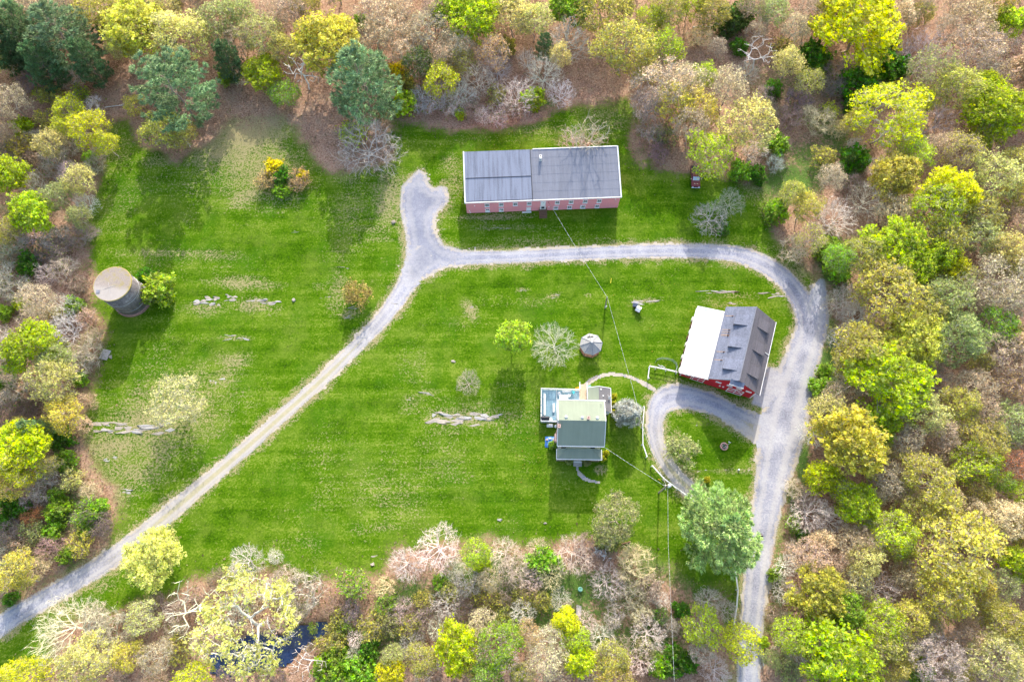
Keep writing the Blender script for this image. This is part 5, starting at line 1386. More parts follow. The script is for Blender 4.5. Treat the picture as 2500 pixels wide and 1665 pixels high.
for x, y, r_, mt, lb in ((-.9, 5.3, .3, M_white, 'round white side table beside the covered grill'), (-.35, 5.45, .42, M_galv, 'round glass-topped table in the deck corner by the house')):
    t2 = thing('round_table', on_deck(x, y), 0, lb, 'table')
    MB().lathe([(r_, .62), (r_, .66), (r_ * .9, .665)], 20).build('tabletop', mt, t2)
    MB().lathe([(.25, 0), (.06, .08), (.04, .61)], 10).build('pedestal', mt, t2)
    if mt is M_galv: MB().lathe([(r_ * .85, .667), (r_ * .85, .672)], 20).build('glass_disc', M_deck, t2)

# items round the house
k2 = lambda x, y: (1300 + x / 7.127, 930 + y / 7.127)
g = at(*k2(303, 775), .6)
tk = thing('propane_tank', (g.x, g.y, 0), HA, 'white horizontal gas tank below the deck edge', 'tank')
MB().tube([(-.55, 0, .5), (-.5, 0, .5), (.5, 0, .5), (.55, 0, .5)], .3, 14).build('body', M_white, tk, True)
for s in (-1, 1): MB().box(s * .3 - .05, s * .3 + .05, -.2, .2, 0, .25).build('foot', M_galv, tk)
MB().lathe([(.08, .78), (.08, .88), (.02, .9)], 8).build('valve', M_galv, tk)
g = at(*k2(404, 785), .6)
tk = thing('gas_cylinder', (g.x, g.y, 0), 0, 'upright white gas cylinder in the corner of deck and house wall', 'cylinder')
MB().lathe([(.2, 0), (.23, .1), (.23, .8), (.14, .95), (.05, 1.0)], 14).build('body', M_white, tk, True)
MB().lathe([(.06, 1.0), (.06, 1.12)], 8).build('valve', M_galv, tk)
M_blue = simple('blue_tarpaulin', (.09, .24, .62), .5, .2, 4, bump=.6)
g = at(*k2(325, 1055), .4)
rs = np.random.RandomState(5)
tp = thing('tarpaulin_heap', (g.x, g.y, 0), HA, 'blue tarpaulin thrown over a heap beside the left house wall', 'tarpaulin')
P, Fq, nx, ny = grid(-1.05, 1.15, -.95, .95, .12)
zz = .5 * np.clip(1 - (P[:, 0] / 1.15) ** 4 - (P[:, 1] / .98) ** 4, 0, 1) * (.6 + .8 * fbm(P, .9, 61)) + .02
o = bpy.data.objects.new('sheet', mesh_np('sheet', np.column_stack([P + rs.normal(0, .03, P.shape), zz]), Fq, M_blue)); link(o, tp)
for x, y, mt in ((-.75, .3, M_chim), (.45, .35, M_chim), (-.2, .55, M_trim), (.6, .1, M_newwood)):
    MB().box(x - .2, x + .2, y - .12, y + .12, .4, .62).build('weight', mt, tp)
tree('S', *k2(352, 1115), 9, 'fresh', 1.7, 'fresh green bush growing over the blue tarpaulin')
for i, (x, y, r_, lb) in enumerate(((1412, 272, 7.0, 'largest clipped golden ball shrub beside the wing, topmost of three'), (1416, 408, 6.6, 'middle clipped golden ball shrub beside the house wing'), (1396, 540, 5.0, 'smallest clipped golden ball shrub beside the wing, lowest of three'),
                                    (1272, 1270, 7.4, 'clipped golden ball shrub right of the porch corner, upper of two'), (1226, 1352, 6.8, 'clipped golden ball shrub at the porch corner, lower of two'))):
    tree('S', *k2(x, y), r_, 'lime', 1.9, lb, name='ball_shrub', group=False, crown=(.62, .62, .03))
tree('S', 1725.7, 1171, 7.4, 'lime', 1.2, 'small clipped golden ball shrub on the grass below the stone edging', name='ball_shrub', crown=(.55, .52, .02))
tree('S', *k2(640, 1395), 9, 'sage', 1.0, 'low grey-green shrub left of the porch steps', name='porch_shrub')
tree('S', *k2(935, 1400), 9.5, 'sage', 1.0, 'low grey-green shrub right of the porch steps', name='porch_shrub')
M_orange = simple('orange_plastic', (.80, .36, .03), .4, .1)
g = at(*k2(785, 135), .5)
sl_ = thing('toy_slide', (g.x, g.y, 0), HA, 'orange and yellow plastic toy slide at the deck walkway', 'toy')
MB().prism([(-.4, -.25, .0), (-.4, -.25, .15), (.1, -.25, .85), (.3, -.25, .85), (.3, -.25, 0)], (0, .5, 0)).build('chute', M_orange, sl_)
MB().box(.303, .45, -.25, .25, 0, .8).build('ladder', simple('red_plastic', (.6, .05, .03), .4, .1), sl_)
M_gtarp = simple('green_lid', (.18, .42, .32), .5, .15)
g = at(*k2(985, 110), .4)
bx = thing('sandbox', (g.x, g.y, 0), .3, 'pale green lidded box beside the walkway rail', 'box')
MB().box(-.35, .35, -.25, .25, 0, .4).build('body', M_gtarp, bx); MB().slab([(-.4, -.3, .46), (.4, -.3, .46), (.4, .3, .5), (-.4, .3, .5)], .06).build('lid', M_gtarp, bx)

# ------------------------------------------------------------------ silo
SH = 7.3
s0 = at(274.3, 693, SH); SR = 46 * mpp(693, SH)
sil = thing('silo', (s0.x, s0.y, 0), 0, 'squat round concrete silo with flat mossy cap on the left lawn', 'silo')
t = NT('stained_concrete')
pos = t.n('ShaderNodeTexCoord').outputs['Object']
n1 = t.noise(t.mapv(pos, (1, 1, .35)), 1.2, 5, .7); n2 = t.noise(t.mapv(pos, (.35, .35, 3.2)), 1.0, 4, .7); n3 = t.noise(pos, 7, 3)
c = t.ramp(t.math('ADD', t.math('MULTIPLY', n1, .6), t.math('MULTIPLY', n3, .4)), [(.38, (.085, .075, .078)), (.6, (.22, .195, .19))])
c = t.mix(t.math('MULTIPLY', t.step(n2, .58, .68), .7), c, (.50, .48, .48))
t.bsdf(c, .95, n3, .5, .04)
M_silo = t.m
MB().lathe([(SR - .12, 0), (SR - .12, SH - .25)], 40).build('wall', M_silo, sil, True)
for k in range(7):
    z_ = .75 + k * .9 + .12 * (k % 2)
    MB().lathe([(SR - .13, z_), (SR - .09, z_ + .005), (SR - .09, z_ + .035), (SR - .13, z_ + .04)], 40).build('hoop', M_galv if k % 3 == 1 else M_silo, sil, True)
MB().lathe([(SR + .12, 0), (SR + .1, .4), (SR - .12, .55)], 40).build('footing', simple('red_stone_footing', (.28, .17, .14), .9, .4, 3), sil)
t = NT('mossy_cap')
pos = t.n('ShaderNodeTexCoord').outputs['Object']
ln = t.n('ShaderNodeVectorMath', operation='LENGTH'); t.l(pos, ln.inputs[0])
n1 = t.noise(pos, .9, 5, .7); n2 = t.noise(pos, 6, 3)
c = t.ramp(t.math('ADD', t.math('MULTIPLY', n1, .5), t.math('MULTIPLY', n2, .5)), [(.35, (.20, .165, .14)), (.65, (.36, .31, .28))])
moss = t.step(t.math('ADD', n1, t.math('MULTIPLY', t.math('SUBTRACT', n2, .5), .5)), .48, .6)
sx = t.n('ShaderNodeSeparateXYZ'); t.l(pos, sx.inputs[0])
mo = t.math('MULTIPLY', moss, t.step(t.math('ADD', sx.outputs[1], t.math('MULTIPLY', sx.outputs[0], .5)), -1.2, 1.0))
c = t.mix(t.math('MULTIPLY', mo, .7), c, (.24, .20, .05))
c = t.mix(t.math('MULTIPLY', t.step(t.math('ADD', t.math('ADD', sx.outputs[1], t.math('MULTIPLY', n1, 1.5)), t.math('MULTIPLY', sx.outputs[0], .1)), .6, -.6), .6), c, (.40, .37, .34))
c = t.mix(t.math('MULTIPLY', t.step(ln.outputs['Value'], SR - .22, SR - .02), .6), c, (.40, .30, .05))
t.bsdf(c, .95, n2, .4, .03)
o = MB().lathe([(SR - .1, -.23), (SR + .02, -.2), (SR + .02, .0), (SR - .03, .03), (.02, .10)], 48).build('cap', t.m, sil)
o.location = (0, 0, SH)
hq = at(240, 712.5, SH) - s0
MB().box(hq.x - .32, hq.x + .32, hq.y - .3, hq.y + .3, SH + .02, SH + .12).build('hatch', M_roll, sil)
for a in (R(20), R(110)):
    d = Vector((math.cos(a), math.sin(a), 0)); e = Vector((-d.y, d.x, 0)) * .03; c0 = Vector((-.35, -.75, SH + .095))
    MB().prism([c0 - d * 1.1 - e, c0 + d * 1.1 - e, c0 + d * 1.1 + e, c0 - d * 1.1 + e], (0, 0, .02)).build('cap_seam', M_stone2, sil)

# ------------------------------------------------------------------ gazebo
g = at(1444.5, 836, 3.1)
gz = thing('gazebo', (g.x, g.y, 0), R(8), 'octagonal wooden gazebo with grey shingle roof and white finial', 'gazebo')
for k in range(8):
    a0, a1 = R(45 * k), R(45 * (k + 1)); r_ = 2.12
    p0, p1 = (r_ * math.cos(a0), r_ * math.sin(a0), 2.15), (r_ * math.cos(a1), r_ * math.sin(a1), 2.15)
    MB().prism([p0, p1, (0, 0, 3.3)], (0, 0, -.08)).build('roof_panel', M_gaz, gz)
    MB().tube([(0, 0, 3.31), (p0[0], p0[1], 2.17)], .05, 5).build('hip_ridge', M_roll, gz)
    q0 = (1.75 * math.cos(a0), 1.75 * math.sin(a0)); q1 = (1.75 * math.cos(a1), 1.75 * math.sin(a1))
    MB().tube([(*q0, .2), (*q0, 2.15)], .06, 6).build('post', M_brownwood, gz)
    if k != 5: MB().tube([(*q0, .95), (*q1, .95)], .05, 5).tube([(*q0, .35), (*q1, .35)], .04, 5).build('railing', M_brownwood, gz)
MB().lathe([(1.95, .0), (1.95, .2)], 8).build('floor', M_brownwood, gz)
MB().lathe([(.16, 3.28), (.2, 3.36), (.16, 3.44), (.05, 3.5)], 12).build('finial', M_white, gz, True)
for x, y in ((.35, 1.25), (-.25, 1.3)): MB().slab([(x - .25, y - .07, 2.72), (x + .25, y - .07, 2.72), (x + .25, y + .08, 2.64), (x - .25, y + .08, 2.64)], .02).build('missing_shingle', M_black, gz)

# ------------------------------------------------------------------ two small hutches
for px, py, rz, mt, lb in ((1551.5, 742, -.25, M_roll, 'small grey-roofed hutch, left one of the pair by the rock'), (1559, 754, -.55, M_trim, 'small white-roofed hutch, right one of the pair by the rock')):
    g = at(px, py, .8)
    t2 = thing('animal_hutch', (g.x, g.y, 0), rz, lb, 'hutch', 'pair of hutches on the lawn')
    MB().box(-.36, .36, -.45, .45, .12, .75).build('body', M_brownwood, t2)
    for s in (-1, 1):
        MB().slab([(-.45, 0.002 * s, 1.05), (.45, 0.002 * s, 1.05), (.45, s * .58, .75), (-.45, s * .58, .75)], .05).build('roof_panel', mt if (s < 0 or mt is M_roll) else M_white, t2)
    for sx in (-1, 1):
        for sy in (-1, 1): MB().box(sx * .3 - .04, sx * .3 + .04, sy * .4 - .04, sy * .4 + .04, 0, .12).build('leg', M_brownwood, t2)
    MB().box(-.15, .15, -.47, -.452, .2, .55).build('opening', M_black, t2)

# ------------------------------------------------------------------ poles and cables
def pole(px, py, h, lean, label, drum):
    g = at(px, py, 0)
    t2 = thing('utility_pole', g, 0, label, 'utility pole')
    top = Vector((lean[0], lean[1], h))
    MB().tube([(0, 0, -.2), top * .5, top], .16, 8, .11).build('post', M_wood, t2)
    if drum:
        MB().lathe([(.02, -.05), (.28, 0), (.28, .75), (.1, .85)], 14, ).build('transformer', M_white, t2, True).location = top + Vector((.38, -.05, -1.1))
        MB().tube([top + Vector((-.5, .1, -.5)), top + Vector((.6, -.1, -.5))], .06, 5).build('crossarm', M_wood, t2)
        for k in (-.3, .1, .45): MB().lathe([(.05, 0), (.08, .1), (.03, .25)], 8).build('insulator', M_white, t2, True).location = top + Vector((k, -.02 + .1 * k, -.42))
        MB().tube([top + Vector((-.05, -.3, -1.6)), top + Vector((-.1, -.55, -1.5))], .07, 6).build('bracket', M_galv, t2)
    else:
        MB().box(-.14, .14, -.28, -.13, .9, 1.5).build('meter_box', M_trim, t2)
        MB().tube([top + Vector((0, -.14, -.25)), top + Vector((0, -.14, -2.0))], .045, 5).build('conduit', M_darkmetal, t2)
        MB().lathe([(.05, 0), (.09, .1), (.03, .25)], 8).build('insulator', M_galv, t2, True).location = top + Vector((.05, 0, 0))
    return g + top


P1 = pole(1477.5, 752, 5.1, (-.33, -.1), 'short wooden utility pole with grey meter box on the lawn above the gazebo', False)
P2 = pole(1608.3, 1203, 7.4, (0, .25), 'wooden utility pole with white transformer drum beside the curved driveway', True)
M_cable = simple('pale_cable', (.62, .62, .60), .5, .1)


def cable(pts3, sag, label, r_=.019):
    t2 = None
    path = []
    for a, b in zip(pts3[:-1], pts3[1:]):
        for k in range(14):
            f = k / 14; p = a.lerp(b, f); p = Vector((p.x, p.y, p.z - sag * 4 * f * (1 - f))); path.append(p)
    path.append(pts3[-1])
    o = MB().tube(path, r_, 5).build('overhead_cable', M_cable)
    # second strand twisted round the first
    q = []
    L = 0
    for i in range(len(path) - 1):
        n = 6
        for j in range(n):
            p = path[i].lerp(path[i + 1], j / n); a = (i * n + j) * 1.3
            q.append(p + Vector((math.cos(a) * r_ * 1.6, math.sin(a) * r_ * .6, math.sin(a) * r_ * 1.6)))
    MB().tube(q, r_ * .6, 4).build('strand', M_darkmetal, o)
    return tag(o, label, 'cable')


W0 = frame_M(Vector((BO[0], BO[1], 0)), BA) @ Vector((uu(1240), -.32, 2.6))
cable([W0, P1 + Vector((.05, 0, .1))], .35, 'pale overhead cable from brick building wall to the short pole')
cable([P1 + Vector((.05, 0, .1)), at(1547, 955, 5.6), at(1575, 1062, 6.4), P2 + Vector((-.2, 0, -.4))], .12, 'pale overhead cable running past the spruce to the transformer pole')
cable([HM @ Vector((L_ + .05, -.1, he_ - .1)), P2 + Vector((-.2, -.1, -.9))], .25, 'pale overhead cable from transformer pole to the house corner')
B1 = at(1631, 1328, 0)
bp = MB().tube([(0, 0, 0), (0, 0, 5.5)], .05, 6).build('thin_metal_pole', M_galv) if False else None
cable([P2 + Vector((.1, -.2, -.6)), at(1631.5, 1330, 6.9), at(1638, 1480, 6.9), at(1648, 1700, 7.2)], .0, 'pale overhead wire running down over the thicket to the bottom edge', .018)


# ------------------------------------------------------------------ white rail fences
def fence(path, label, rails=(.95, .55), gap=2.4, h=1.1, wdt=.055):
    P3 = [at(*p) for p in path]
    t2 = thing('rail_fence', P3[0], 0, label, 'fence')
    o0 = P3[0]
    for a, b in zip(P3[:-1], P3[1:]):
        a = a - o0; b = b - o0; d = b - a; L = d.length; M = Matrix.Translation(a) @ Matrix.Rotation(math.atan2(d.y, d.x), 4, 'Z')
        n = max(1, round(L / gap))
        for k in range(n):
            for i, z_ in enumerate(rails):
                MB().box(L * k / n + .003, L * (k + 1) / n - .003, -wdt - (0 if i == 0 else -.02), wdt - (0 if i == 0 else .02), z_ - .06, z_ + (.07 if i == 0 else .04), M).build('rail', M_trim, t2)
        for k in range(n + (b is P3[-1] - o0 or 1)):
            x = L * k / n
            MB().box(x - .07, x + .07, -wdt - .14, -wdt - .003, 0, h, M).build('post', M_trim, t2)
    return t2


fence([(1580, 926), (1583.5, 897), (1600, 900), (1625, 905), (1650, 911)], 'white rail fence running from driveway corner to the lean-to')
fence([(1571, 996), (1567, 1045), (1567.5, 1087), (1578, 1117)], 'white rail fence between spruce and driveway curve')
fence([(1590, 1138), (1619, 1170), (1652, 1195), (1686, 1219)], 'white rail fence beside the transformer pole')
fence([(1786, 1368), (1793, 1400), (1798, 1440), (1795, 1480), (1790, 1512), (1787, 1545)], 'white rail fence beside the road below the light green pine')
g0, g1 = at(1854.5, 1570), at(1861, 1624)
gr_ = thing('guard_rail', g0, math.atan2(g1.y - g0.y, g1.x - g0.x), 'grey metal guard rail at the road edge near the bottom', 'guard rail')
Lg = (g1 - g0).length
MB().prism([(0, -.05, .45), (0, -.1, .55), (0, -.05, .62), (0, -.1, .7), (0, -.05, .8), (0, .02, .8), (0, .02, .45)], (Lg, 0, 0)).build('beam', M_galv, gr_)
for k in range(3): MB().box(.2 + k * (Lg - .5) / 2, .3 + k * (Lg - .5) / 2, .023, .13, 0, .8).build('post', M_wood, gr_)

# ------------------------------------------------------------------ wire pen by the barn
pen = thing('wire_pen', at(1632, 893), 0, 'round wire-mesh garden pen beside the white lean-to', 'pen')
ring_ = [at(1560 + x / 5.6, 730 + y / 5.6) - at(1632, 893) for x, y in ((215, 880), (240, 838), (300, 822), (380, 828), (450, 850), (500, 895), (512, 950), (490, 1000))]
for q in ring_: MB().tube([q, q + Vector((0, 0, 1.0))], .03, 5).build('stake', M_galv, pen)
m = MB()
for z_ in (.1, .35, .6, .85, 1.0): m.tube([q + Vector((0, 0, z_)) for q in ring_], .014, 3)
for a, b in zip(ring_[:-1], ring_[1:]):
    for k in range(1, 6): c = a.lerp(b, k / 6); m.tube([c, c + Vector((0, 0, 1.0))], .012, 3)
tag(m.build('wire_mesh', M_galv, pen), kind='stuff')
for x, y in ((300, 905), (345, 915)):
    p0 = at(1560 + (x - 40) / 5.6, 730 + (y - 5) / 5.6); p1 = at(1560 + (x + 10) / 5.6, 730 + (y + 25) / 5.6)
    o = MB().tube([p0 + Vector((0, 0, .08)), p1 + Vector((0, 0, .1))], .06, 6).build('weathered_board', M_trim); tag(o, 'pale weathered pole inside the wire pen, ' + ('left' if x < 320 else 'right'), 'pole')

# ------------------------------------------------------------------ maroon pickup under the tree edge
g = at(1695.5, 438)
tk = thing('pickup_truck', (g.x, g.y, 0), R(-2), 'old maroon pickup truck parked at the tree line facing the lawn', 'pickup truck')
M_mar = simple('maroon_paint', (.17, .028, .045), .35, .12, 2, spec=.5, dirt=(.20, .09, .08))
M_chrome = simple('chrome', (.75, .75, .76), .2, .05, metal=.9)
M_bed = simple('bed_liner', (.05, .05, .06), .8, .3)
# local -y is the nose
MB().prism([(-.84, -2.25, .45), (-.84, -2.25, .82), (-.84, -2.1, .92), (-.84, -.95, 1.0), (-.84, .75, 1.02), (-.84, 2.55, 1.0), (-.84, 2.55, .45)], (1.68, 0, 0)).build('body', M_mar, tk, bevel=.05)
cab = MB().prism([(-.74, -.95, 1.0), (-.74, -.35, 1.55), (-.74, .55, 1.58), (-.74, .78, 1.03)], (1.48, 0, 0)).build('cab', M_mar, tk, bevel=.05)
MB().prism([(-.64, -.93, 1.07), (-.64, -.42, 1.54), (-.64, -.44, 1.56), (-.64, -.97, 1.07)], (1.28, 0, 0)).build('windscreen', simple('windscreen_glass', (.40, .47, .58), .1, .1, spec=.6), cab)
MB().prism([(-.66, -.99, 1.02), (-.66, -.99, 1.08), (-.66, -.9, 1.09), (-.66, -.9, 1.02)], (1.32, 0, 0)).build('cowl_trim', M_chrome, cab)
for s in (-1, 1):
    MB().box(s * .745 - .008, s * .745 + .008, -.5, .5, 1.1, 1.48).build('side_window', M_glass, cab)
    MB().box(s * .95 - .08, s * .95 + .08, -.78, -.68, 1.05, 1.22).build('mirror', M_chrome, tk)
    MB().box(s * .28 - .14, s * .28 + .14, -1.75, -1.68, .965, .99).build('hood_vent', M_chrome, tk)
    MB().box(s * .62 - .14, s * .62 + .14, -2.29, -2.252, .58, .78).build('headlight', M_white, tk)
    for y in (-1.5, 1.6):
        o = MB().tube([(s * .74 - .1, y, .34), (s * .74 + .13 * 1, y, .34)], .34, 14).build('wheel', M_black, tk)
        MB().tube([(s * .86, y, .34), (s * .88, y, .34)], .18, 10).build('rim', M_chrome, o)
    MB().box(s * .84 - .05, s * .84 + .05, .95, 2.5, 1.003, 1.14).build('bed_side', M_mar, tk)
MB().box(-.76, .76, .95, 2.5, 1.012, 1.03).build('bed_floor', M_bed, tk)
MB().box(-.88, .88, -2.42, -2.295, .44, .62).build('bumper', M_chrome, tk, bevel=.03)
MB().box(-.45, .45, -2.28, -2.252, .58, .78).build('grille', M_darkmetal, tk)

# ------------------------------------------------------------------ planter on the lawn island, signpost, marker
g = at(1767, 1090)
pl = thing('stone_planter', g, 0, 'round pink stone ring planter with flowers on the lawn island', 'planter')
for k in range(14):
    a = k / 14 * 2 * math.pi
    M = Matrix.Rotation(a, 4, 'Z') @ Matrix.Translation((.58, 0, 0)) @ Matrix.Rotation(rt.uniform(-.15, .15), 4, 'Z')
    MB().box(-.11, .11, -.115, .115, 0, .3 + rt.uniform(0, .05), M).build('stone', simple('pink_stone', (.50, .30, .26), .9, .25, 3) if k == 0 else bpy.data.materials['pink_stone'], pl, bevel=.02)
MB().lathe([(.48, 0), (.48, .22)], 14).build('soil', M_brownwood, pl)
rs = np.random.RandomState(8)
pp = np.column_stack([rs.uniform(-.4, .4, (260, 2)), rs.uniform(.25, .5, 260)]); pp = pp[np.hypot(pp[:, 0], pp[:, 1]) < .43]
for nm, mt, sel in (('foliage', simple('planter_green', (.06, .10, .05), .8, .3), slice(0, 120)), ('flowers', M_white, slice(120, 170))):
    Vl, Fl = leaves(pp[sel], .13, rs); o = bpy.data.objects.new(nm, mesh_np(nm, Vl, Fl, mt)); link(o, pl); tag(o, kind='stuff')
g = at(1777, 1085)
sp = thing('lamp_post', g, R(20), 'small white lamp post with side arm beside the round planter', 'lamp post')
MB().tube([(0, 0, 0), (.02, .02, 1.7)], .04, 6).build('post', M_white, sp)
MB().tube([(0, 0, 1.6), (-.22, .18, 1.62)], .03, 5).build('arm', M_white, sp)
MB().lathe([(.03, 1.55), (.10, 1.62), (.10, 1.74), (.03, 1.82)], 10, (-.24, .2)).build('lantern', M_white, sp, True)
g = at(1490, 691)
o = MB().tube([(0, 0, 0), (.05, -.05, .03), (.25, .95, .06)], .05, 6).build('yellow_pipe', simple('yellow_plastic', (.65, .55, .03), .5, .1)); o.location = g
tag(o, 'yellow pipe lying on the grass above the short utility pole', 'pipe')
g = at(1803, 1147)
o = MB().lathe([(.05, 0), (.16, .05), (.16, .3), (.12, .36)], 10).build('white_bucket', M_white); o.location = g
tag(o, 'small white bucket on the stone edging strip of the island', 'bucket')
g = at(1609, 1171)
o = MB().box(-.22, .22, -.07, .07, .0, .12).build('yellow_guy_marker', simple('guy_yellow', (.75, .45, .03), .5, .1)); o.location = g; o.rotation_euler = (0, 0, -.6)
tag(o, 'yellow guy-wire guard near the transformer pole', 'marker')
g = at(1528, 1325)
o = MB().tube([(-.75, -.2, .16), (0, 0, .18), (.75, .2, .15)], .13, 8).build('cut_log', M_brownwood); o.location = g
tag(o, 'single brown cut log lying on the grass right of the sage tree', 'log')
# firewood heap
fw = thing('firewood_heap', at(1470, 1347), 0, 'heap of pale split firewood in front of the sage tree', 'firewood')
rs = np.random.RandomState(12)
M_split = simple('split_wood', (.55, .40, .32), .85, .3, 3)
for k in range(46):
    a = rs.rand() * 6.28; x, y = rs.normal(0, .9), rs.normal(0, .55); z_ = max(.1, .55 - .3 * (abs(x) + abs(y))) * rs.uniform(.3, 1)
    d = Vector((math.cos(a), math.sin(a), rs.normal(0, .2))) * .25
    MB().tube([Vector((x, y, z_)) - d, Vector((x, y, z_)) + d], rs.uniform(.07, .12), 5).build('split_log', M_split if k % 3 else M_trim, fw)

# ------------------------------------------------------------------ the person on the road
g = at(1853, 1310)
t_ = thing('person', g, R(160), 'person in dark jacket and trousers standing on the gravel road', 'person')
J = {'pel': (0, 0, .95), 'wst': (0, .01, 1.12), 'chs': (0, 0, 1.36), 'nck': (0, 0, 1.52), 'hd0': (0, -.02, 1.60), 'hd1': (0, -.02, 1.74),
     'hl': (.1, 0, .92), 'kl': (.12, -.03, .5), 'al': (.12, .02, .1), 'fl': (.13, -.14, .05), 'hr': (-.1, 0, .92), 'kr': (-.12, -.02, .5), 'ar': (-.13, .03, .1), 'fr': (-.14, -.13, .05),
     'sl': (.2, 0, 1.45), 'el': (.27, -.02, 1.17), 'wl': (.17, -.24, 1.08), 'pl': (.12, -.31, 1.09), 'sr': (-.2, 0, 1.45), 'er': (-.27, -.02, 1.17), 'wr': (-.17, -.24, 1.08), 'pr': (-.12, -.31, 1.09)}
RD = {'pel': .15, 'wst': .13, 'chs': .16, 'nck': .06, 'hd0': .085, 'hd1': .095, 'hl': .095, 'kl': .06, 'al': .045, 'fl': .04, 'hr': .095, 'kr': .06, 'ar': .045, 'fr': .04, 'sl': .07, 'el': .045, 'wl': .032, 'pl': .036, 'sr': .07, 'er': .045, 'wr': .032, 'pr': .036}
ed = [('pel', 'wst'), ('wst', 'chs'), ('chs', 'nck'), ('nck', 'hd0'), ('hd0', 'hd1'), ('pel', 'hl'), ('hl', 'kl'), ('kl', 'al'), ('al', 'fl'), ('pel', 'hr'), ('hr', 'kr'), ('kr', 'ar'), ('ar', 'fr'), ('chs', 'sl'), ('sl', 'el'), ('el', 'wl'), ('wl', 'pl'), ('chs', 'sr'), ('sr', 'er'), ('er', 'wr'), ('wr', 'pr')]
names = list(J)
vs = [J[n] for n in names]; es = [(names.index(a), names.index(b)) for a, b in ed]; rad = [RD[n] for n in names]
for s, hd in ((1, 'pl'), (-1, 'pr')):                       # four fingers and a thumb on each hand, curled round the controller
    b0 = names.index(hd)
    for k in range(5):
        p = Vector(J[hd])
        off = Vector((s * (.03 - .018 * k), -.02, .0)) if k < 4 else Vector((-s * .035, .02, .02))
        vs += [tuple(p + off), tuple(p + off + Vector((-s * .012, -.045, .01))), tuple(p + off + Vector((-s * .03, -.06, -.015)))]
        i = len(vs) - 3; es += [(b0, i), (i, i + 1), (i + 1, i + 2)]; rad += [.010, .009, .008]
me = bpy.data.meshes.new('body'); me.from_pydata(vs, es, []); me.update()
M_skin = simple('skin', (.50, .32, .25), .6, .05)
t = NT('clothed_figure')
pos = t.n('ShaderNodeTexCoord').outputs['Object']; sx = t.n('ShaderNodeSeparateXYZ'); t.l(pos, sx.inputs[0])
c = t.mix(t.step(sx.outputs[2], .93, .95), (.03, .035, .055), (.045, .04, .045))
c = t.mix(t.step(sx.outputs[2], 1.535, 1.545), c, (.50, .32, .25))
hands = t.math('MULTIPLY', t.step(sx.outputs[1], -.25, -.26), t.step(sx.outputs[2], .9, .92))
c = t.mix(hands, c, (.50, .32, .25)); c = t.mix(t.step(sx.outputs[2], .11, .09), c, (.02, .02, .02))
t.bsdf(c, .8); me.materials.append(t.m)
o = bpy.data.objects.new('body', me); link(o, t_)
mod = o.modifiers.new('skin', 'SKIN'); mod.use_smooth_shade = True
for i, rr_ in enumerate(rad): me.skin_vertices[0].data[i].radius = (rr_, rr_)
me.skin_vertices[0].data[0].use_root = True
su = o.modifiers.new('sub', 'SUBSURF'); su.levels = 1; su.render_levels = 1
M_hair = simple('dark_hair', (.03, .02, .015), .8, .2)
MB().lathe([(.10, 1.70), (.108, 1.76), (.09, 1.82), (.04, 1.85), (.01, 1.855)], 14, (0, .0)).build('hair', M_hair, t_, True)
for s in (-1, 1):
    MB().lathe([(.004, 1.71), (.011, 1.72), (.004, 1.73)], 6, (s * .033, -.108)).build('eye', M_black, t_, True)
    MB().lathe([(.005, 1.675), (.014, 1.70), (.005, 1.73)], 6, (s * .10, -.015)).build('ear', M_skin, t_, True)
MB().prism([(-.012, -.105, 1.67), (.012, -.105, 1.67), (0, -.105, 1.71)], (0, -.022, -.004)).build('nose', M_skin, t_)
MB().box(-.022, .022, -.113, -.104, 1.635, 1.643).build('mouth', simple('lips', (.35, .13, .11), .6, .05), t_)
rc = MB().box(-.09, .09, -.06, .04, -.02, .02).build('remote_controller', M_darkmetal); rc.location = g + Matrix.Rotation(R(160), 3, 'Z') @ Vector((0, -.34, 1.1)); rc.rotation_euler = (0, 0, R(160))
tag(rc, 'dark hand controller held by the person on the road', 'controller')

# ------------------------------------------------------------------ rock outcrops
def slab_mesh(rs, L, W, H, n=11):
    a = np.sort(rs.uniform(0, 6.28, n)); r_ = rs.uniform(.6, 1.12, n)
    base = [(math.cos(q) * k * L / 2, math.sin(q) * k * W / 2, -.12) for q, k in zip(a, r_)]
    top = [(x * rs.uniform(.8, .97), y * rs.uniform(.75, .97) + W * .03, H * rs.uniform(.6, 1.1)) for x, y, z in base]
    m = MB()
    m.v = base + top + [(0, W * .1, H)]
    c = 2 * n
    m.f = [(i, (i + 1) % n, (i + 1) % n + n, i + n) for i in range(n)] + [(i + n, (i + 1) % n + n, c) for i in range(n)]
    return m


def rocks(px0, py0, px1, py1, n, label, big=1.0, hgt=.25, mat=None):
    rs = np.random.RandomState(int(px0 * 7 + py0))
    c = at((px0 + px1) / 2, (py0 + py1) / 2)
    A, B_ = at(px0, (py0 + py1) / 2), at(px1, (py0 + py1) / 2)
    Wt = (at(px0, py0) - at(px0, py1)).y; L = (B_ - A).length
    t2 = thing('rock_outcrop' if n > 1 else 'boulder', c, 0, label, 'rock')
    n0_, n = n, (n if n == 1 else int(n * 1.5))
    for k in range(n):
        l = L / max(1, n0_) * rs.uniform(1.0, 2.0) * big if n > 1 else L
        w_ = min(Wt, Wt * rs.uniform(.16, .42)) if n > 1 else Wt
        f = (k + .5) / n
        x = (f - .5) * (L - l * .6) if n > 1 else 0; y = rs.uniform(-.5, .5) * (Wt - w_)
        o = slab_mesh(rs, l * (rs.uniform(.7, 2.1) if n > 1 else 1), w_, hgt * (.28 if n > 1 else 1) * rs.uniform(.35, 1.1), 14).build('rock_slab', mat or (M_stone if rs.rand() < .72 else M_stone2), t2)
        o.location = (x, y, -.04 if n > 1 else 0); o.rotation_euler = (rs.normal(0, .08), rs.normal(0, .05), rs.normal(0, .14))
    return t2


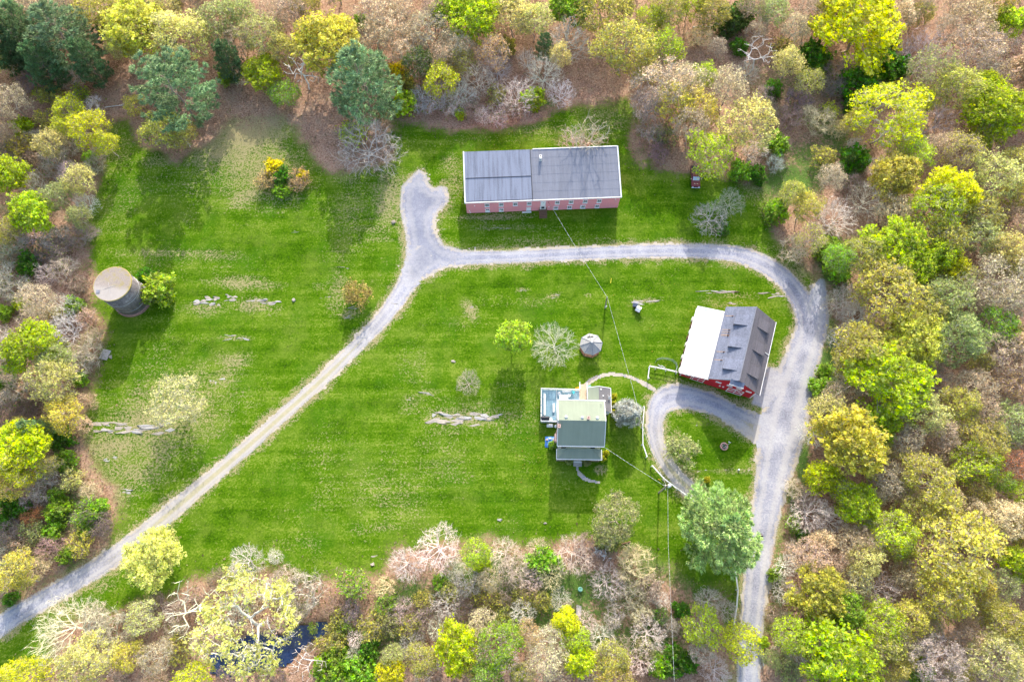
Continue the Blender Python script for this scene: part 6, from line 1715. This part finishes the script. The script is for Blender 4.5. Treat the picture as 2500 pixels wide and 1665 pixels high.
rocks(471, 722, 542, 750, 11, 'pale layered rock outcrop right of the silo, left of two', 1.5, .4)
rocks(545, 716, 578, 738, 5, 'pale rock ridge joining the layered outcrop by the silo', 1.3, .4)
rocks(591, 727, 690, 748, 8, 'long tapering rock outcrop right of the layered silo rocks', 1.3, .3)
rocks(711, 729, 723, 738, 1, 'single rounded boulder on the lawn right of the tapering outcrop', 1, .45)
rocks(540, 817, 614, 830, 4, 'low straight rock ledge on the lawn below the silo rocks', 1.3, .22)
rocks(214, 1028, 430, 1064, 15, 'long grey ledge outcrop at the dry lower left lawn', 1.7, .35, None)
rocks(510, 914, 546, 940, 6, 'grey rock ledge right of the cream-leaved lawn tree', 1.2, .2, M_stone2)
rocks(1040, 1003, 1224, 1043, 13, 'long rock outcrop in the middle of the meadow left of the farmhouse', 1.6, .35)
rocks(1023, 956, 1064, 966, 3, 'small rock ledge above the long meadow outcrop', 1.3, .25)
rocks(985, 960, 1006, 985, 3, 'small rock patch left above the long meadow outcrop', 1.0, .15)
rocks(1349, 716, 1366, 728, 2, 'small pale rock on the lawn above the bare spreading tree', 1.2, .2)
rocks(1269, 703, 1288, 711, 2, 'small pale rock on the lawn above the lime tree', 1.2, .15)
rocks(1100, 879, 1114, 886, 1, 'small flat pale stone on the lawn below the tan strip', 1, .2)
rocks(1128, 745, 1160, 778, 4, 'scattered flat stones in the slanting tan strip', .7, .1)
rocks(1542, 731, 1606, 746, 6, 'pale rock ledge behind the two small hutches', 1.5, .2)
rocks(1713, 709, 1797, 719, 7, 'pale rock ledge above the barn, left of two', 1.6, .25)
rocks(1845, 712, 1928, 726, 8, 'pale rock ledge above the barn, right of two', 1.5, .25)
rocks(1770, 738, 1830, 748, 4, 'low rocks just above the barn roof', 1.1, .15)
rocks(1697, 1030, 1727, 1043, 6, 'pinkish rubble at the top of the lawn island', 1.1, .15)
rocks(1763, 1033, 1792, 1043, 5, 'rubble patch at the right rim of the lawn island', 1.1, .12)
rocks(1690, 1145, 1725, 1158, 7, 'left rubble end of the stone edging strip on the island', 1.0, .15)
rocks(1746, 1142, 1780, 1149, 5, 'middle stones of the stone edging strip on the island', 1.1, .12)
rocks(1795, 1143, 1845, 1162, 8, 'right stones of the stone edging strip on the island', .9, .12)
rocks(838, 763, 860, 778, 2, 'flat grey rock below the small orange-brown tree', 1.2, .2)
rocks(849, 748, 874, 756, 2, 'narrow grey rock at the foot of the small orange-brown tree', 1.2, .2)
rocks(946, 732, 966, 746, 2, 'pale rock at the edge of the track right of the orange-brown tree', 1.2, .15)
rocks(830, 651, 866, 658, 3, 'thin pale ledge on the lawn left of the track junction', 1.3, .15)
rocks(1177, 553, 1236, 562, 5, 'thin pale ledge on the grass below the brick building', 1.4, .15)
rocks(1076, 556, 1100, 562, 3, 'pale stones at the gravel court edge below the brick building', 1.0, .12)
rocks(244, 1112, 296, 1127, 6, 'layered ledge on dry grass at the lower left lawn', 1.3, .15, M_stone2)
rocks(284, 1192, 336, 1210, 5, 'low brownish ledge near the thicket left of the track', 1.2, .15, M_stone2)
rocks(907, 1352, 928, 1366, 2, 'pale rock at the lower meadow edge', 1.2, .25)
rocks(904, 1372, 916, 1382, 1, 'small pale stone below the rock at the lower meadow edge', 1, .2)
rocks(1213, 1265, 1228, 1273, 1, 'pale stone on the lower meadow left of the house shadow', 1, .2)
rocks(714, 560, 734, 570, 2, 'pale stone on the upper lawn right of the silo', 1.2, .15)
rocks(782, 722, 806, 729, 3, 'small stones on the lawn left of the orange-brown tree', .8, .15)
rocks(265, 866, 276, 880, 1, 'pale stone at the wood edge below the silo', 1, .3)
rocks(1326, 1274, 1336, 1280, 1, 'small pale stone in the shade below the farmhouse', 1, .15)
o = MB().box(-.75, .75, -.95, .95, 0, .18).build('old_steel_plate', M_stone2); o.location = at(257, 866); o.rotation_euler = (0, 0, -.25)
tag(o, 'flat purplish slab lying at the wood edge below the silo', 'slab')
g = at(961, 543)
o = MB().lathe([(.35, 0), (.42, .12), (.36, .3), (.1, .36)], 9).build('tree_stump', M_wood); o.location = g; tag(o, 'small grey stump on grass left of the gravel court', 'stump')

# fallen trunks and a scrap of white by the scrub
for a, b, r_, lb in (((1692, 67), (1746, 65), .22, 'grey fallen log on the wood floor above the maroon truck'), ((2180, 86), (2224, 52), .2, 'pale fallen trunk beside the big bright yellow tree'), ((255, 262), (315, 256), .09, 'thin pale fallen branch left of the broad pine'),
                    ((1474, 1385), (1486, 1362), .12, 'split orange-brown branch lying below the firewood heap'), ((2080, 940), (2040, 965), .1, 'dead branch among trees right of the road')):
    A_, B_ = at(*a, .3), at(*b, .3); d = B_ - A_
    m_ = MB().tube([(0, 0, 0), d * .5 + Vector((0, .08, .05)), d], r_, 7, r_ * .5).tube([d * .6, d * .75 + Vector((.3, .5, .2))], r_ * .4, 5, r_ * .2)
    o = m_.build('fallen_log', M_trim if r_ != .12 else M_split); o.location = A_ - Vector((0, 0, .1)); tag(o, lb, 'log')
g = at(1948, 488)
o = MB().box(-.3, .3, -.2, .2, 0, .3).build('white_box', M_white, bevel=.06); o.location = g; tag(o, 'small white box in the grass at the scrub edge', 'box')
g = at(1221, 1396)
o = MB().lathe([(.25, 0), (.28, .5), (.2, .6)], 10).build('grey_barrel', M_galv); o.location = g; tag(o, 'small grey drum in the thicket below the meadow', 'drum')
g = at(1412, 1490)
o = MB().slab([(-.45, -.9, .3), (.35, -.8, .3), (.5, .7, .34), (-.3, .9, .34)], .1).build('stone_slab', M_stone2); o.location = g; tag(o, 'grey slab lying in the weedy clearing below the farmhouse', 'slab')
g = at(1416, 1438)
o = MB().lathe([(.35, 0), (.4, .5), (.3, .55), (.1, .5)], 12).build('green_tub', M_gtarp); o.location = g; tag(o, 'pale green tub in the bright weedy clearing', 'tub')

# ------------------------------------------------------------------ low growth nobody could count
def scatter(n, seed, test):
    rs = np.random.RandomState(seed)
    P = np.column_stack([rs.uniform(-118, 118, n), rs.uniform(-14, 128, n)])
    return P[test(P, rs)], rs


def wood_only(P, rs):
    s = poly_sdf(P, lawn_poly); return (s > -.3 + rs.normal(0, .8, len(P))) & (poly_sdf(P, pond_poly) > .5) & (road_sdf(P) > .8)


def stuff(name, V, F, mat, color, label):
    o = bpy.data.objects.new(name, mesh_np(name, V, F, mat)); link(o); o.color = (*color, 1); return tag(o, label, kind='stuff')


P, rs = scatter(15000, 201, wood_only)
k = 7
Q = np.repeat(np.column_stack([P, np.zeros(len(P))]), k, 0) + rs.normal(0, .22, (len(P) * k, 3)) * [1, 1, 0]
V, F = twigs(Q, rs.normal(0, .6, (len(Q), 3)) + [0, 0, 1.0], rs.uniform(.4, 1.4, len(Q)), .022, rs)
stuff('brushwood', V, F, M_bark, (.38, .29, .24), 'thin grey-brown brush covering the wood floor')
P, rs = scatter(9000, 202, lambda P, rs: wood_only(P, rs) & (fbm(P, 9, 88) + rs.normal(0, .06, len(P)) > .52))
k = 9
Q = np.repeat(np.column_stack([P, rs.uniform(.2, 1.0, len(P))]), k, 0) + rs.normal(0, .33, (len(P) * k, 3))
V, F = leaves(Q, .17, rs)
stuff('ground_foliage', V, F, M_leaf, (.28, .36, .05), 'scattered young green leaves over the wood floor')
P, rs = scatter(42000, 207, lambda P, rs: (poly_sdf(P, lawn_poly) > -1.2 + rs.normal(0, 2.2, len(P))) & (poly_sdf(P, pond_poly) > .5) & (road_sdf(P) > .3 + np.abs(rs.normal(0, .4, len(P)))))
V, F = leaves(np.column_stack([P, np.full(len(P), .06) + rs.uniform(0, .12, len(P))]), .24, rs, 2.5)
stuff('fallen_leaves', V, F, M_leaf, (.52, .36, .26), 'brown fallen leaves littering the wood floor and lawn edge')
# weeds and lawn tufts
lawn_in = lambda P, rs: (poly_sdf(P, lawn_poly) < .5) & (road_sdf(P) > .25)
P, rs = scatter(60000, 203, lambda P, rs: lawn_in(P, rs) & (fbm(P, 4, 91) + rs.normal(0, .08, len(P)) > .47))
Q = np.repeat(np.column_stack([P, np.zeros(len(P))]), 3, 0) + rs.normal(0, .1, (len(P) * 3, 3)) * [1, 1, 0]
V, F = twigs(Q, rs.normal(0, .6, (len(Q), 3)) + [0, 0, 1.], rs.uniform(.1, .24, len(Q)), .035, rs)
stuff('grass_tufts', V, F, M_leaf, (.085, .19, .003), 'longer green tufts standing in the mown lawn')
# dandelions left of the house
rs = np.random.RandomState(204)
px = np.column_stack([rs.normal(1300, 34, 300), rs.uniform(930, 1230, 300)]); px = np.vstack([px, np.column_stack([rs.normal(1625, 25, 40), rs.normal(885, 14, 40)]), np.column_stack([rs.uniform(1480, 1660, 40), rs.uniform(660, 900, 40)])])
P = np.array([at(a, b) for a, b in px]) + [0, 0, .1]
P = P[(np.abs(P[:, 0] - 9) > 0)]
V, F = leaves(P, .13, rs, 3)
stuff('dandelions', V, F, M_leaf, (.75, .50, .01), 'yellow dandelions dotted over the lawn left of the farmhouse')
